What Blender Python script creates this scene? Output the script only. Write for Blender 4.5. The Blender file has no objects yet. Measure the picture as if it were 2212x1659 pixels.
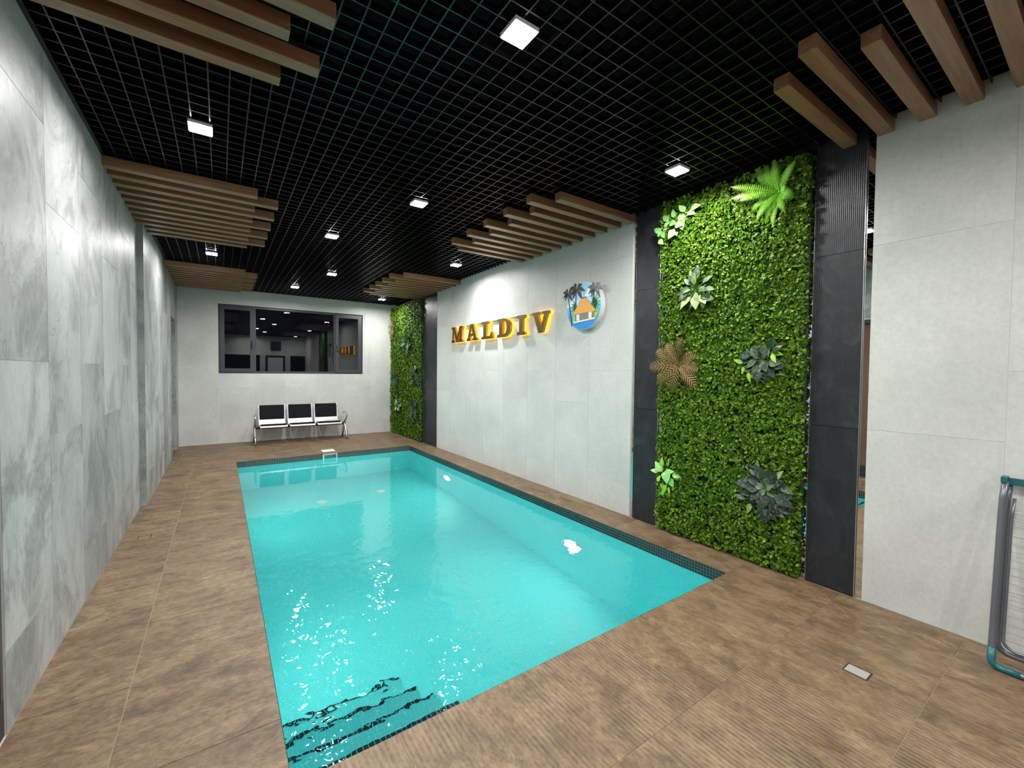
import bpy, bmesh, math, random
import numpy as np
from mathutils import Matrix, Vector

S = bpy.context.scene
COL = S.collection
random.seed(7)
NP = np.random.default_rng(11)

# ------------------------------------------------------------------ camera, world, exposure
YAW, PITCH, ROLL, FPX = 0.6040, -0.0278, 0.0098, 913.12
f_ = Vector((math.sin(YAW) * math.cos(PITCH), math.cos(YAW) * math.cos(PITCH), math.sin(PITCH)))
r0 = Vector((math.cos(YAW), -math.sin(YAW), 0))
u0 = r0.cross(f_)
r_ = math.cos(ROLL) * r0 + math.sin(ROLL) * u0
u_ = -math.sin(ROLL) * r0 + math.cos(ROLL) * u0
cam_d = bpy.data.cameras.new('camera')
cam = bpy.data.objects.new('camera', cam_d)
COL.objects.link(cam)
m = Matrix((r_, u_, -f_)).transposed().to_4x4()
m.translation = Vector((0, 0, 1.5))
cam.matrix_world = m
cam_d.sensor_fit = 'HORIZONTAL'
cam_d.sensor_width = 36
cam_d.lens = FPX / 2212 * 36
cam_d.clip_start = 0.02
S.camera = cam

w = bpy.data.worlds.new('night')
S.world = w
w.use_nodes = True
w.node_tree.nodes['Background'].inputs[0].default_value = (0.006, 0.008, 0.014, 1)
w.node_tree.nodes['Background'].inputs[1].default_value = 0.3

S.view_settings.view_transform = 'Standard'
S.view_settings.look = 'None'
S.view_settings.gamma = 1
S.view_settings.use_curve_mapping = False
S.view_settings.exposure = 0.25
S.cycles.use_denoising = True
S.cycles.sample_clamp_indirect = 4.0
S.cycles.blur_glossy = 0.4
S.cycles.max_bounces = 9
LAMP = 28.0         # watts of each ceiling LED square
POOL = 335.0        # radiance of the underwater lamps

# ------------------------------------------------------------------ room measures (metres)
XL, XN, XR, D, H = -0.672, -0.728, 3.515, 10.332, 3.116
YF = -2.6                      # wall behind the viewpoint
PX0, PX1, PY0, PY1 = 0.203, 3.128, 1.667, 8.143
ZW, ZB = -0.095, -1.56         # water level, pool bottom

# ------------------------------------------------------------------ helpers
def link(name, mesh, mat=None, parent=None):
    o = bpy.data.objects.new(name, mesh)
    COL.objects.link(o)
    if mat is not None and len(mesh.materials) == 0:
        mesh.materials.append(mat)
    if parent is not None:
        o.parent = parent
    return o

def tag(o, label=None, cat=None, group=None, kind=None):
    if label: o['label'] = label
    if cat: o['category'] = cat
    if group: o['group'] = group
    if kind: o['kind'] = kind
    return o

def thing(name, loc, label, cat, group=None, kind=None):
    o = bpy.data.objects.new(name, None)
    o.empty_display_size = 0.1
    COL.objects.link(o)
    o.location = loc
    return tag(o, label, cat, group, kind)

def wloc(o):
    v = Vector((0, 0, 0))
    while o is not None:
        v += o.location; o = o.parent
    return v

class MB:
    """collects simple shapes, world coordinates"""
    def __init__(s): s.v, s.f, s.mi = [], [], []
    def box(s, x0, x1, y0, y1, z0, z1, mi=0):
        n = len(s.v)
        s.v += [(x0,y0,z0),(x1,y0,z0),(x1,y1,z0),(x0,y1,z0),(x0,y0,z1),(x1,y0,z1),(x1,y1,z1),(x0,y1,z1)]
        s.f += [tuple(n+i for i in q) for q in ((0,3,2,1),(4,5,6,7),(0,1,5,4),(1,2,6,5),(2,3,7,6),(3,0,4,7))]
        s.mi += [mi]*6
        return s
    def tube(s, pts, r, seg=8, cap=True):
        pts = [Vector(p) for p in pts]
        rr = r if isinstance(r, (list, tuple)) else [r]*len(pts)
        n0 = len(s.v)
        t0 = (pts[1]-pts[0]).normalized()
        up = Vector((0,0,1)) if abs(t0.z) < 0.9 else Vector((1,0,0))
        a = t0.cross(up).normalized()
        for i, p in enumerate(pts):
            t = ((pts[min(i+1, len(pts)-1)]-p).normalized() + (p-pts[max(i-1,0)]).normalized())
            t = t.normalized() if t.length > 1e-6 else t0
            a = (a - t*a.dot(t)).normalized(); b = t.cross(a)
            for k in range(seg):
                c = math.cos(2*math.pi*k/seg)*rr[i]; d = math.sin(2*math.pi*k/seg)*rr[i]
                s.v.append(tuple(p + a*c + b*d))
        for i in range(len(pts)-1):
            for k in range(seg):
                k2 = (k+1) % seg
                s.f.append((n0+i*seg+k, n0+i*seg+k2, n0+(i+1)*seg+k2, n0+(i+1)*seg+k)); s.mi.append(0)
        if cap:
            s.f.append(tuple(n0+k for k in reversed(range(seg)))); s.mi.append(0)
            e = n0+(len(pts)-1)*seg
            s.f.append(tuple(e+k for k in range(seg))); s.mi.append(0)
        return s
    def prism(s, poly, fn, d0, d1):
        """poly of 2D points; fn(u,v,d)->xyz"""
        n = len(s.v); k = len(poly)
        s.v += [fn(u,v,d0) for u,v in poly] + [fn(u,v,d1) for u,v in poly]
        s.f.append(tuple(range(n, n+k))); s.f.append(tuple(range(n+2*k-1, n+k-1, -1)))
        for i in range(k):
            j = (i+1) % k
            s.f.append((n+i, n+k+i, n+k+j, n+j))
        s.mi += [0]*(k+2)
        return s
    def poly(s, pts):
        n = len(s.v); s.v += [tuple(p) for p in pts]; s.f.append(tuple(range(n, n+len(pts)))); s.mi.append(0)
        return s
    def mesh(s, name, origin=(0,0,0), smooth=False, mats=None):
        ox, oy, oz = origin
        me = bpy.data.meshes.new(name)
        me.from_pydata([(x-ox, y-oy, z-oz) for x,y,z in s.v], [], s.f)
        if mats:
            for q in mats: me.materials.append(q)
            me.polygons.foreach_set('material_index', s.mi)
        bm = bmesh.new(); bm.from_mesh(me)
        bmesh.ops.recalc_face_normals(bm, faces=bm.faces)
        bm.to_mesh(me); bm.free()
        if smooth:
            me.polygons.foreach_set('use_smooth', [True]*len(me.polygons))
        me.update()
        return me
    def build(s, name, mat, parent=None, smooth=False, mats=None, origin=None):
        po = wloc(parent)
        if origin is None:
            origin = tuple(po) if parent is not None else tuple(np.mean(np.array(s.v), axis=0))
        o = link(name, s.mesh(name, origin, smooth, mats), mat, parent)
        o.location = Vector(origin) - po
        return o

_boxcache = {}
def box_mesh(name, sx, sy, sz, mat, bev=0.0):
    key = (name, round(sx,4), round(sy,4), round(sz,4), mat.name, bev)
    if key in _boxcache: return _boxcache[key]
    me = MB().box(-sx/2, sx/2, -sy/2, sy/2, -sz/2, sz/2).mesh(name)
    if bev:
        bm = bmesh.new(); bm.from_mesh(me)
        bmesh.ops.bevel(bm, geom=list(bm.edges), offset=bev, segments=1, affect='EDGES', profile=0.5)
        bm.to_mesh(me); bm.free()
    me.materials.append(mat)
    _boxcache[key] = me
    return me

def boxobj(name, x0, x1, y0, y1, z0, z1, mat, parent=None, bev=0.0):
    me = box_mesh(name, x1-x0, y1-y0, z1-z0, mat, bev)
    o = link(name, me, None, parent)
    po = wloc(parent)
    o.location = Vector(((x0+x1)/2, (y0+y1)/2, (z0+z1)/2)) - po
    return o

def minus(rects, hole):
    out = []
    a0,a1,b0,b1 = hole
    for (u0,u1,v0,v1) in rects:
        if u1 <= a0 or u0 >= a1 or v1 <= b0 or v0 >= b1:
            out.append((u0,u1,v0,v1)); continue
        if u0 < a0: out.append((u0,a0,v0,v1))
        if u1 > a1: out.append((a1,u1,v0,v1))
        m0, m1 = max(u0,a0), min(u1,a1)
        if v0 < b0: out.append((m0,m1,v0,b0))
        if v1 > b1: out.append((m0,m1,b1,v1))
    return [r for r in out if r[1]-r[0] > 0.012 and r[3]-r[2] > 0.012]

# ------------------------------------------------------------------ materials
def new_mat(name):
    ma = bpy.data.materials.new(name); ma.use_nodes = True
    nt = ma.node_tree
    return ma, nt, nt.nodes['Principled BSDF']

def simple(name, col, rough=0.5, metal=0.0, spec=0.5, emit=None, estr=0.0):
    ma, nt, b = new_mat(name)
    b.inputs['Base Color'].default_value = (*col, 1)
    b.inputs['Roughness'].default_value = rough
    b.inputs['Metallic'].default_value = metal
    b.inputs['Specular IOR Level'].default_value = spec
    if emit:
        b.inputs['Emission Color'].default_value = (*emit, 1)
        b.inputs['Emission Strength'].default_value = estr
    return ma

class N:
    def __init__(s, nt): s.nt = nt
    def n(s, t, **kw):
        x = s.nt.nodes.new(t)
        for k, v in kw.items(): setattr(x, k, v)
        return x
    def l(s, a, b): s.nt.links.new(a, b)
    def pos(s, scale=(1,1,1), rnd=0.0, rot=(0,0,0)):
        g = s.n('ShaderNodeNewGeometry')
        src = g.outputs['Position']
        if rnd:
            oi = s.n('ShaderNodeObjectInfo')
            mu = s.n('ShaderNodeVectorMath', operation='SCALE')
            cb = s.n('ShaderNodeCombineXYZ')
            for k in range(3): s.l(oi.outputs['Random'], cb.inputs[k])
            s.l(cb.outputs[0], mu.inputs[0]); mu.inputs['Scale'].default_value = rnd
            ad = s.n('ShaderNodeVectorMath', operation='ADD')
            s.l(src, ad.inputs[0]); s.l(mu.outputs[0], ad.inputs[1]); src = ad.outputs[0]
        mp = s.n('ShaderNodeMapping')
        mp.inputs['Scale'].default_value = scale
        mp.inputs['Rotation'].default_value = rot
        s.l(src, mp.inputs['Vector'])
        return mp.outputs[0]
    def noise(s, vec, scale, detail=4, rough=0.6, dist=0.0):
        x = s.n('ShaderNodeTexNoise')
        x.inputs['Scale'].default_value = scale; x.inputs['Detail'].default_value = detail
        x.inputs['Roughness'].default_value = rough; x.inputs['Distortion'].default_value = dist
        s.l(vec, x.inputs['Vector'])
        return x.outputs['Fac']
    def ramp(s, fac, stops, interp='LINEAR'):
        x = s.n('ShaderNodeValToRGB'); cr = x.color_ramp; cr.interpolation = interp
        cr.elements[0].position = stops[0][0]; cr.elements[0].color = (*stops[0][1], 1)
        cr.elements[1].position = stops[-1][0]; cr.elements[1].color = (*stops[-1][1], 1)
        for p, c in stops[1:-1]:
            e = cr.elements.new(p); e.color = (*c, 1)
        s.l(fac, x.inputs[0])
        return x.outputs[0]
    def mix(s, fac, a, b, mode='MIX'):
        x = s.n('ShaderNodeMix', data_type='RGBA', blend_type=mode)
        for inp, v in ((x.inputs[0], fac), (x.inputs[6], a), (x.inputs[7], b)):
            if hasattr(v, 'links'): s.l(v, inp)
            elif isinstance(v, (int, float)): inp.default_value = v
            else: inp.default_value = (*v, 1)
        return x.outputs[2]
    def math(s, op, a, b=0.0, c=None):
        x = s.n('ShaderNodeMath', operation=op)
        for i, v in enumerate((a, b) if c is None else (a, b, c)):
            if hasattr(v, 'links'): s.l(v, x.inputs[i])
            else: x.inputs[i].default_value = v
        return x.outputs[0]
    def bump(s, h, strength, dist, normal=None):
        x = s.n('ShaderNodeBump'); x.inputs['Strength'].default_value = strength; x.inputs['Distance'].default_value = dist
        s.l(h, x.inputs['Height'])
        if normal is not None: s.l(normal, x.inputs['Normal'])
        return x.outputs[0]

def mat_concrete():
    ma, nt, b = new_mat('pale_concrete_tile'); k = N(nt)
    v = k.pos((1,1,1), 7.0)
    big = k.noise(v, 1.6, 5, 0.6)
    fine = k.noise(v, 38, 5, 0.7)
    c = k.ramp(big, [(0.3,(0.51,0.53,0.505)), (0.55,(0.59,0.605,0.58)), (0.75,(0.64,0.655,0.63))])
    c2 = k.ramp(fine, [(0.3,(0.78,0.78,0.78)), (0.6,(1,1,1))])
    c = k.mix(0.5, c, k.mix(1.0, c, c2, 'MULTIPLY'))
    st = k.noise(k.pos((9,9,0.55), 5.0), 3.0, 4, 0.6, 0.6)
    scr = k.ramp(st, [(0.60,(1,1,1)), (0.66,(0.86,0.87,0.86)), (0.70,(1,1,1))])
    c = k.mix(0.35, c, k.mix(1.0, c, scr, 'MULTIPLY'))
    k.l(c, b.inputs['Base Color'])
    b.inputs['Roughness'].default_value = 0.46
    b.inputs['Specular IOR Level'].default_value = 0.22
    s2 = k.noise(k.pos((60,60,3.0), 5.0), 1.0, 3, 0.6)
    nrm = k.bump(s2, 0.22, 0.004)
    nrm = k.bump(fine, 0.10, 0.003, nrm)
    k.l(nrm, b.inputs['Normal'])
    return ma

def mat_marble():
    ma, nt, b = new_mat('grey_veined_stone_tile'); k = N(nt)
    v = k.pos((1,1,0.5), 23.0)
    big = k.noise(v, 1.5, 5, 0.6, 0.8)
    fine = k.noise(v, 30, 6, 0.75, 0.4)
    sm = k.noise(k.pos((1,1.0,0.75), 31.0, (0.42,0,0)), 2.0, 9, 0.70, 0.8)
    vein = k.noise(k.pos((1,1.0,0.45), 41.0, (-0.3,0,0)), 3.4, 8, 0.62, 2.2)
    base = k.ramp(big, [(0.28,(0.24,0.255,0.255)), (0.5,(0.345,0.362,0.36)), (0.72,(0.43,0.447,0.445))])
    base = k.mix(0.35, base, k.mix(1.0, base, k.ramp(fine, [(0.3,(0.6,)*3), (0.65,(1.1,)*3)]), 'MULTIPLY'))
    oi = k.n('ShaderNodeObjectInfo')
    tone = k.ramp(oi.outputs['Random'], [(0.0,(0.80,)*3), (1.0,(1.12,)*3)])
    base = k.mix(1.0, base, tone, 'MULTIPLY')
    f1 = k.ramp(sm, [(0.49,(0.0,)*3), (0.56,(0.7,)*3), (0.64,(1.0,)*3)])
    sp = k.ramp(fine, [(0.36,(0.30,)*3), (0.56,(1.0,)*3)])
    f1 = k.math('MULTIPLY', f1, sp)
    f2 = k.ramp(vein, [(0.485,(0.0,)*3), (0.50,(1.0,)*3), (0.515,(0.0,)*3)])
    gate = k.ramp(k.noise(v, 2.0, 2, 0.5), [(0.45,(0.0,)*3), (0.6,(1.0,)*3)])
    f2 = k.math('MULTIPLY', f2, gate)
    fac = k.math('MAXIMUM', f1, k.math('MULTIPLY', f2, 0.75))
    c = k.mix(k.math('MULTIPLY', fac, 0.66), base, (0.085,0.092,0.094))
    k.l(c, b.inputs['Base Color'])
    b.inputs['Roughness'].default_value = 0.42
    b.inputs['Specular IOR Level'].default_value = 0.22
    s2 = k.noise(k.pos((45,45,3.0), 5.0), 1.0, 3, 0.6)
    nrm = k.bump(s2, 0.22, 0.004)
    nrm = k.bump(fac, 0.25, -0.003, nrm)
    k.l(nrm, b.inputs['Normal'])
    return ma

def mat_floor(name, axis, ribs):
    """axis = direction the grain runs along"""
    ma, nt, b = new_mat(name); k = N(nt)
    sc = (1,2.0,1) if axis == 'x' else (2.2,1,1)
    v = k.pos(sc, 17.0)
    v1 = k.pos((1,1,1), 9.0)
    g = k.noise(v, 4.2, 12, 0.76, 0.4)
    g2 = k.noise(v, 26, 8, 0.78, 0.3)
    big = k.noise(v1, 2.2, 4, 0.6, 0.6)
    c = k.ramp(g, [(0.32,(0.068,0.041,0.021)), (0.46,(0.142,0.091,0.048)), (0.58,(0.205,0.140,0.078)), (0.72,(0.29,0.214,0.130))])
    c2 = k.ramp(g2, [(0.36,(0.45,0.43,0.41)), (0.60,(1.20,1.20,1.20))])
    c = k.mix(0.85, c, k.mix(1.0, c, c2, 'MULTIPLY'))
    c3 = k.ramp(big, [(0.3,(0.76,0.71,0.68)), (0.65,(1.08,1.10,1.06))])
    c = k.mix(0.8, c, k.mix(1.0, c, c3, 'MULTIPLY'))
    h = g2
    if ribs:
        wv = k.n('ShaderNodeTexWave', wave_type='BANDS', bands_direction='X' if axis == 'y' else 'Y')
        wv.inputs['Scale'].default_value = 14.0; wv.inputs['Distortion'].default_value = 1.4
        wv.inputs['Detail'].default_value = 2; wv.inputs['Detail Scale'].default_value = 1.2
        k.l(k.pos((1,0.12,1) if axis == 'y' else (0.12,1,1)), wv.inputs['Vector'])
        am = k.ramp(k.noise(v1, 2.6, 3, 0.6), [(0.38,(0.1,)*3), (0.58,(1,)*3)])
        rb = k.math('MULTIPLY', wv.outputs['Fac'], am)
        c = k.mix(k.math('MULTIPLY', rb, 0.28), c, (0.34,0.255,0.165))
        h = k.math('ADD', k.math('MULTIPLY', rb, 1.0), g2)
    k.l(c, b.inputs['Base Color'])
    b.inputs['Roughness'].default_value = 0.48
    k.l(k.bump(h, 0.35, 0.004), b.inputs['Normal'])
    return ma

def mat_slate(name, ribs):
    ma, nt, b = new_mat(name); k = N(nt)
    v = k.pos((1,1,0.8), 5.0)
    n1 = k.noise(v, 5, 8, 0.7, 1.2)
    c = k.ramp(n1, [(0.3,(0.012,0.0135,0.016)), (0.55,(0.023,0.026,0.030)), (0.68,(0.040,0.045,0.051)), (0.8,(0.075,0.082,0.092))])
    k.l(c, b.inputs['Base Color'])
    b.inputs['Roughness'].default_value = 0.38
    b.inputs['Specular IOR Level'].default_value = 0.35
    h = n1
    if ribs:
        wv = k.n('ShaderNodeTexWave', wave_type='BANDS', bands_direction='Y')
        wv.inputs['Scale'].default_value = 28.0; wv.inputs['Distortion'].default_value = 0.4
        k.l(k.pos((1,1,0.05)), wv.inputs['Vector'])
        nrm = k.bump(wv.outputs['Fac'], 0.5, 0.004)
        k.l(k.bump(n1, 0.3, 0.012, nrm), b.inputs['Normal'])
    else:
        k.l(k.bump(n1, 0.4, 0.012), b.inputs['Normal'])
    return ma

def mat_wood():
    ma, nt, b = new_mat('oak_slat'); k = N(nt)
    v = k.pos((1.2,26,26), 13.0)
    g = k.noise(v, 1.6, 6, 0.65, 0.4)
    c = k.ramp(g, [(0.3,(0.185,0.085,0.037)), (0.5,(0.265,0.130,0.062)), (0.7,(0.345,0.182,0.095))])
    k.l(c, b.inputs['Base Color'])
    b.inputs['Roughness'].default_value = 0.34
    k.l(k.bump(g, 0.08, 0.002), b.inputs['Normal'])
    return ma

def mat_pool():
    ma, nt, b = new_mat('turquoise_mosaic'); k = N(nt)
    g = k.n('ShaderNodeNewGeometry')
    sp = k.n('ShaderNodeSeparateXYZ'); k.l(g.outputs['Position'], sp.inputs[0])
    lines = []
    for i in range(3):
        fr = k.math('FRACT', k.math('MULTIPLY', sp.outputs[i], 1/0.0245))
        lines.append(k.math('LESS_THAN', fr, 0.10))
    # joints across the two axes that lie in each face
    an = k.n('ShaderNodeSeparateXYZ')
    ab = k.n('ShaderNodeVectorMath', operation='ABSOLUTE'); k.l(g.outputs['True Normal'], ab.inputs[0]); k.l(ab.outputs[0], an.inputs[0])
    tot = None
    for i in range(3):
        t = k.math('MULTIPLY', lines[i], k.math('SUBTRACT', 1.0, an.outputs[i]))
        tot = t if tot is None else k.math('MAXIMUM', tot, t)
    nz = k.noise(k.pos(), 1.3, 3, 0.5)
    tile = k.ramp(nz, [(0.3,(0.078,0.650,0.715)), (0.7,(0.105,0.71,0.765))])
    c = k.mix(k.math('MULTIPLY', tot, 0.55), tile, (0.45,0.85,0.80))
    k.l(c, b.inputs['Base Color'])
    b.inputs['Roughness'].default_value = 0.35
    b.inputs['Specular IOR Level'].default_value = 0.1
    return ma

def mat_water():
    ma = bpy.data.materials.new('pool_water'); ma.use_nodes = True
    nt = ma.node_tree; k = N(nt)
    for q in list(nt.nodes):
        if q.type == 'BSDF_PRINCIPLED': nt.nodes.remove(q)
    gl = k.n('ShaderNodeBsdfGlass'); gl.inputs['IOR'].default_value = 1.333; gl.inputs['Roughness'].default_value = 0.0
    gl.inputs['Color'].default_value = (0.93,1.0,0.99,1)
    n1 = k.noise(k.pos((1,1,1)), 4.5, 1, 0.4, 0.4)
    n2 = k.noise(k.pos((1,1,1)), 15.0, 1, 0.4, 0.3)
    g = k.n('ShaderNodeNewGeometry'); sp = k.n('ShaderNodeSeparateXYZ'); k.l(g.outputs['Position'], sp.inputs[0])
    # the inlet stirs the near end of the pool
    near = k.n('ShaderNodeMapRange'); near.inputs[1].default_value = 1.7; near.inputs[2].default_value = 5.6
    near.inputs[3].default_value = 1.0; near.inputs[4].default_value = 0.12
    k.l(sp.outputs[1], near.inputs[0])
    pw = k.math('POWER', near.outputs[0], 1.6)
    h = k.math('ADD', n1, k.math('MULTIPLY', n2, 0.55))
    h = k.math('MULTIPLY', h, pw)
    k.l(k.bump(h, 1.0, 0.013), gl.inputs['Normal'])
    k.l(gl.outputs[0], nt.nodes['Material Output'].inputs['Surface'])
    return ma

def mat_leaf(name, stops, rough=0.4, spots=None):
    ma, nt, b = new_mat(name); k = N(nt)
    at = k.n('ShaderNodeAttribute', attribute_name='shade')
    c = k.ramp(at.outputs['Fac'], stops)
    if spots:
        nz = k.noise(k.pos(), 45, 3, 0.6)
        c = k.mix(k.ramp(nz, [(0.52,(0,)*3), (0.66,(0.75,)*3)]), c, spots)
    k.l(c, b.inputs['Base Color'])
    b.inputs['Roughness'].default_value = rough
    b.inputs['Specular IOR Level'].default_value = 0.18
    return ma

M_conc = mat_concrete()
M_marble = mat_marble()
M_fx = mat_floor('brown_stone_tile_cross_grain', 'x', False)
M_fy = mat_floor('brown_stone_tile_ribbed', 'y', True)
M_slate = mat_slate('black_slate_tile_ribbed', True)
M_slate2 = mat_slate('black_slate_tile', False)
M_wood = mat_wood()
M_pool = mat_pool()
M_water = mat_water()
M_grout_w = simple('pale_wall_grout', (0.68,0.70,0.67), 0.8)
M_grout_m = simple('grey_wall_grout', (0.44,0.46,0.45), 0.8)
M_grout_f = simple('sand_floor_grout', (0.36,0.27,0.18), 0.8)
M_grout_b = simple('mosaic_grout', (0.50,0.58,0.54), 0.8)
M_grout_k = simple('dark_grout', (0.10,0.105,0.11), 0.8)
M_mos = simple('dark_green_mosaic', (0.014,0.030,0.034), 0.18)
M_black = simple('black_paint', (0.0022,0.0022,0.003), 0.9, 0, 0.2)
M_blade = simple('black_grid_metal', (0.0040,0.0042,0.0055), 0.27, 0.0, 0.38)
M_mirror = simple('mirror_glass', (0.86,0.88,0.87), 0.0, 1.0)
M_frame = simple('anthracite_frame', (0.040,0.043,0.055), 0.42)
M_white = simple('white_plastic', (0.80,0.80,0.77), 0.4)
M_chrome = simple('polished_steel', (0.72,0.72,0.73), 0.22, 1.0)
M_silver = simple('silver_painted_steel', (0.80,0.80,0.82), 0.30, 0.85)
M_pad = simple('black_leatherette', (0.009,0.0095,0.012), 0.6, 0, 0.06)
M_dark = simple('dark_plastic', (0.02,0.02,0.022), 0.5)
M_led = simple('led_panel', (0.9,0.9,0.9), 0.5, 0, 0.5, (1.0,0.985,0.95), 90.0)
M_lens = simple('pool_lamp_lens', (0.9,0.9,0.9), 0.5, 0, 0.5, (1.0,0.95,0.80), POOL)
M_lamp_halo = simple('painted_lamp_halo', (0.8,0.8,0.8), 0.5, 0, 0.5, (0.72,1.0,0.92), 2.2)  # weak emission imitating the lamp halo scattered in the water
M_door = simple('brown_glass_door', (0.115,0.062,0.046), 0.12)
M_jamb = simple('dark_brown_frame', (0.060,0.046,0.042), 0.4)
M_doorw = simple('white_door', (0.62,0.63,0.68), 0.4)
M_teal = simple('teal_plastic', (0.012,0.115,0.135), 0.35)
M_tube = simple('grey_coated_tube', (0.15,0.16,0.18), 0.32, 0.5)
M_wire = simple('grey_wire', (0.20,0.20,0.21), 0.35, 0.6)

def glass_mat():
    ma, nt, b = new_mat('window_glass')
    b.inputs['Base Color'].default_value = (0.92,0.95,0.97,1)
    b.inputs['Roughness'].default_value = 0.0
    b.inputs['Transmission Weight'].default_value = 1.0
    b.inputs['IOR'].default_value = 1.52
    return ma
M_glass = glass_mat()

# ------------------------------------------------------------------ room shell
ZA = [-0.055, 1.145, 2.345, 3.545]      # joints of one column kind
ZBJ = [-0.87, 0.33, 1.53, 2.73, 3.93]   # joints of the other
G = 0.0028                              # joint width
T = 0.0022                              # tile thickness
ZTOP = H + 0.06

def tile_cells(cols, start_b, z0=0.0, z1=ZTOP):
    """cols: ordered bounds; yields rects"""
    for i in range(len(cols)-1):
        u0c, u1c = sorted((cols[i], cols[i+1]))
        zs = ZBJ if (i % 2 == 0) == start_b else ZA
        for a, b in zip(zs, zs[1:]):
            a2, b2 = max(a, z0), min(b, z1)
            if b2-a2 > 0.02: yield (u0c, u1c, a2, b2)

def tiles_x(parent, x_face, out, cells, holes, mat):
    """tiles on a wall of constant x; out = -1 faces -x, +1 faces +x"""
    for c in cells:
        rs = [c]
        for h in holes: rs = minus(rs, h)
        for (a0,a1,b0,b1) in rs:
            xa, xb = (x_face, x_face+T) if out < 0 else (x_face-T, x_face)
            boxobj('tile', xa, xb, a0+G/2, a1-G/2, b0+G/2, b1-G/2, mat, parent)

def tiles_y(parent, y_face, cells, holes, mat):
    for c in cells:
        rs = [c]
        for h in holes: rs = minus(rs, h)
        for (a0,a1,b0,b1) in rs:
            boxobj('tile', a0+G/2, a1-G/2, y_face, y_face+T, b0+G/2, b1-G/2, mat, parent)

# --- floor: substrate with the pool cut out, tiles as parts
fb = MB()
FT = 0.0028
Z0 = -0.30
for (a0,a1,b0,b1) in minus([(-1.2,3.9,YF-0.3,D+0.35)], (PX0,PX1,PY0,PY1)):
    fb.box(a0,a1,b0,b1,-0.0125,-FT)
for (a0,a1,b0,b1) in minus([(-1.2,3.9,YF-0.3,D+0.35)], (PX0-0.201,PX1+0.201,PY0-0.201,PY1+0.201)):
    fb.box(a0,a1,b0,b1,Z0,-0.0126)
floor = fb.build('floor', M_grout_f)
tag(floor, 'brown stone-look tiled deck around the pool', 'floor', kind='structure')
FG = 0.003
HOLES = [(2.602,2.692,0.675,0.782), (-0.617,-0.517,4.857,4.957), (1.540,1.755,8.310,8.535)]
def ftile(x0,x1,y0,y1,mat):
    r = (x0+FG/2, x1-FG/2, y0+FG/2, y1-FG/2)
    cut = [h for h in HOLES if h[0] < r[1] and h[1] > r[0] and h[2] < r[3] and h[3] > r[2]]
    if not cut:
        boxobj('tile', r[0], r[1], r[2], r[3], -FT+0.0002, 0.0, mat, floor, 0.0008)
        return
    rs = [r]
    for h in cut: rs = minus(rs, h)
    m_ = MB()
    for q in rs: m_.box(*q, -FT+0.0002, 0.0)
    c_ = ((r[0]+r[1])/2, (r[2]+r[3])/2, 0)
    o = link('tile', m_.mesh('tile', c_), mat, floor); o.location = Vector(c_) - floor.location
# near deck rows, grain along y
rows = [1.667, 1.067, 0.477, -0.123, -0.723, -1.323, -1.923, YF]
for i in range(len(rows)-1):
    off = 0.59 if i % 2 == 0 else 0.26
    xs = [off-1.2*2+1.2*k for k in range(0,7)]
    xs = [XN-0.0] + [x for x in xs if XN+0.06 < x < XR-0.06] + [XR]
    for a, b in zip(xs, xs[1:]):
        ftile(a, b, rows[i+1], rows[i], M_fy)
# left strip, two lanes, grain along x
def lane(x0, x1, y0, y1, step, off, mat):
    ys = [y0] + [off+step*k for k in range(-20,30) if y0+0.05 < off+step*k < y1-0.05] + [y1]
    for a, b in zip(ys, ys[1:]): ftile(x0, x1, a, b, mat)
lane(XN, -0.36, PY0, PY1, 1.2, 2.62, M_fx)
lane(-0.36, PX0, PY0, PY1, 1.2, 3.22, M_fx)
# right strip beside the wall
lane(PX1, XR, PY0, PY1, 0.6, 2.20, M_fy)
# back deck
xs = [XN] + [1.10+0.333*k for k in range(-5,8) if XN+0.04 < 1.10+0.333*k < XR-0.04] + [XR]
ys = [PY1, 8.743, 9.543, D]
for a, b in zip(xs, xs[1:]):
    for c, d in zip(ys, ys[1:]): ftile(a, b, c, d, M_fx)

# --- left wall
OPEN1 = (1.62, 2.549, 0.0, 2.32)     # brown door beside the viewpoint
OPEN2 = (9.02, 9.90, 0.0, 2.39)      # doorway by the far corner
lb = MB()
YS = 6.03
for (a0,a1,b0,b1) in minus([(YF-0.1, YS, Z0, ZTOP+0.4)], (OPEN1[0],OPEN1[1],-0.0,OPEN1[3])):
    lb.box(XN-0.30, XN-T, a0, a1, b0, b1)
for (a0,a1,b0,b1) in minus([(YS, D+0.3, Z0, ZTOP+0.4)], (OPEN2[0],OPEN2[1],-0.0,OPEN2[3])):
    lb.box(XN-0.30, XL-T, a0, a1, b0, b1)
wl = lb.build('wall_left', M_grout_m)
tag(wl, 'left wall clad in grey veined stone tiles', 'wall', kind='structure')
colsN = [2.549-0.61*5-0.0, 2.549-0.61*4, 2.549-0.61*3, 2.549-0.61*2, 2.549-0.61, 2.549, 3.150, 3.767, 4.405, 5.00, 5.60, YS]
colsN = [YF-0.0 if i == 0 else c for i, c in enumerate(colsN)]
nB = colsN.index(2.549)
tiles_x(wl, XN, +1, tile_cells(colsN[nB:], True), [OPEN1], M_marble)
tiles_x(wl, XN, +1, tile_cells(colsN[:nB+1], False), [OPEN1], M_marble)
colsF = [YS, 6.62, 7.22, 7.82, 8.42, 9.02, 9.62, D]
tiles_x(wl, XL, +1, tile_cells(colsF, True), [OPEN2], M_marble)
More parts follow.
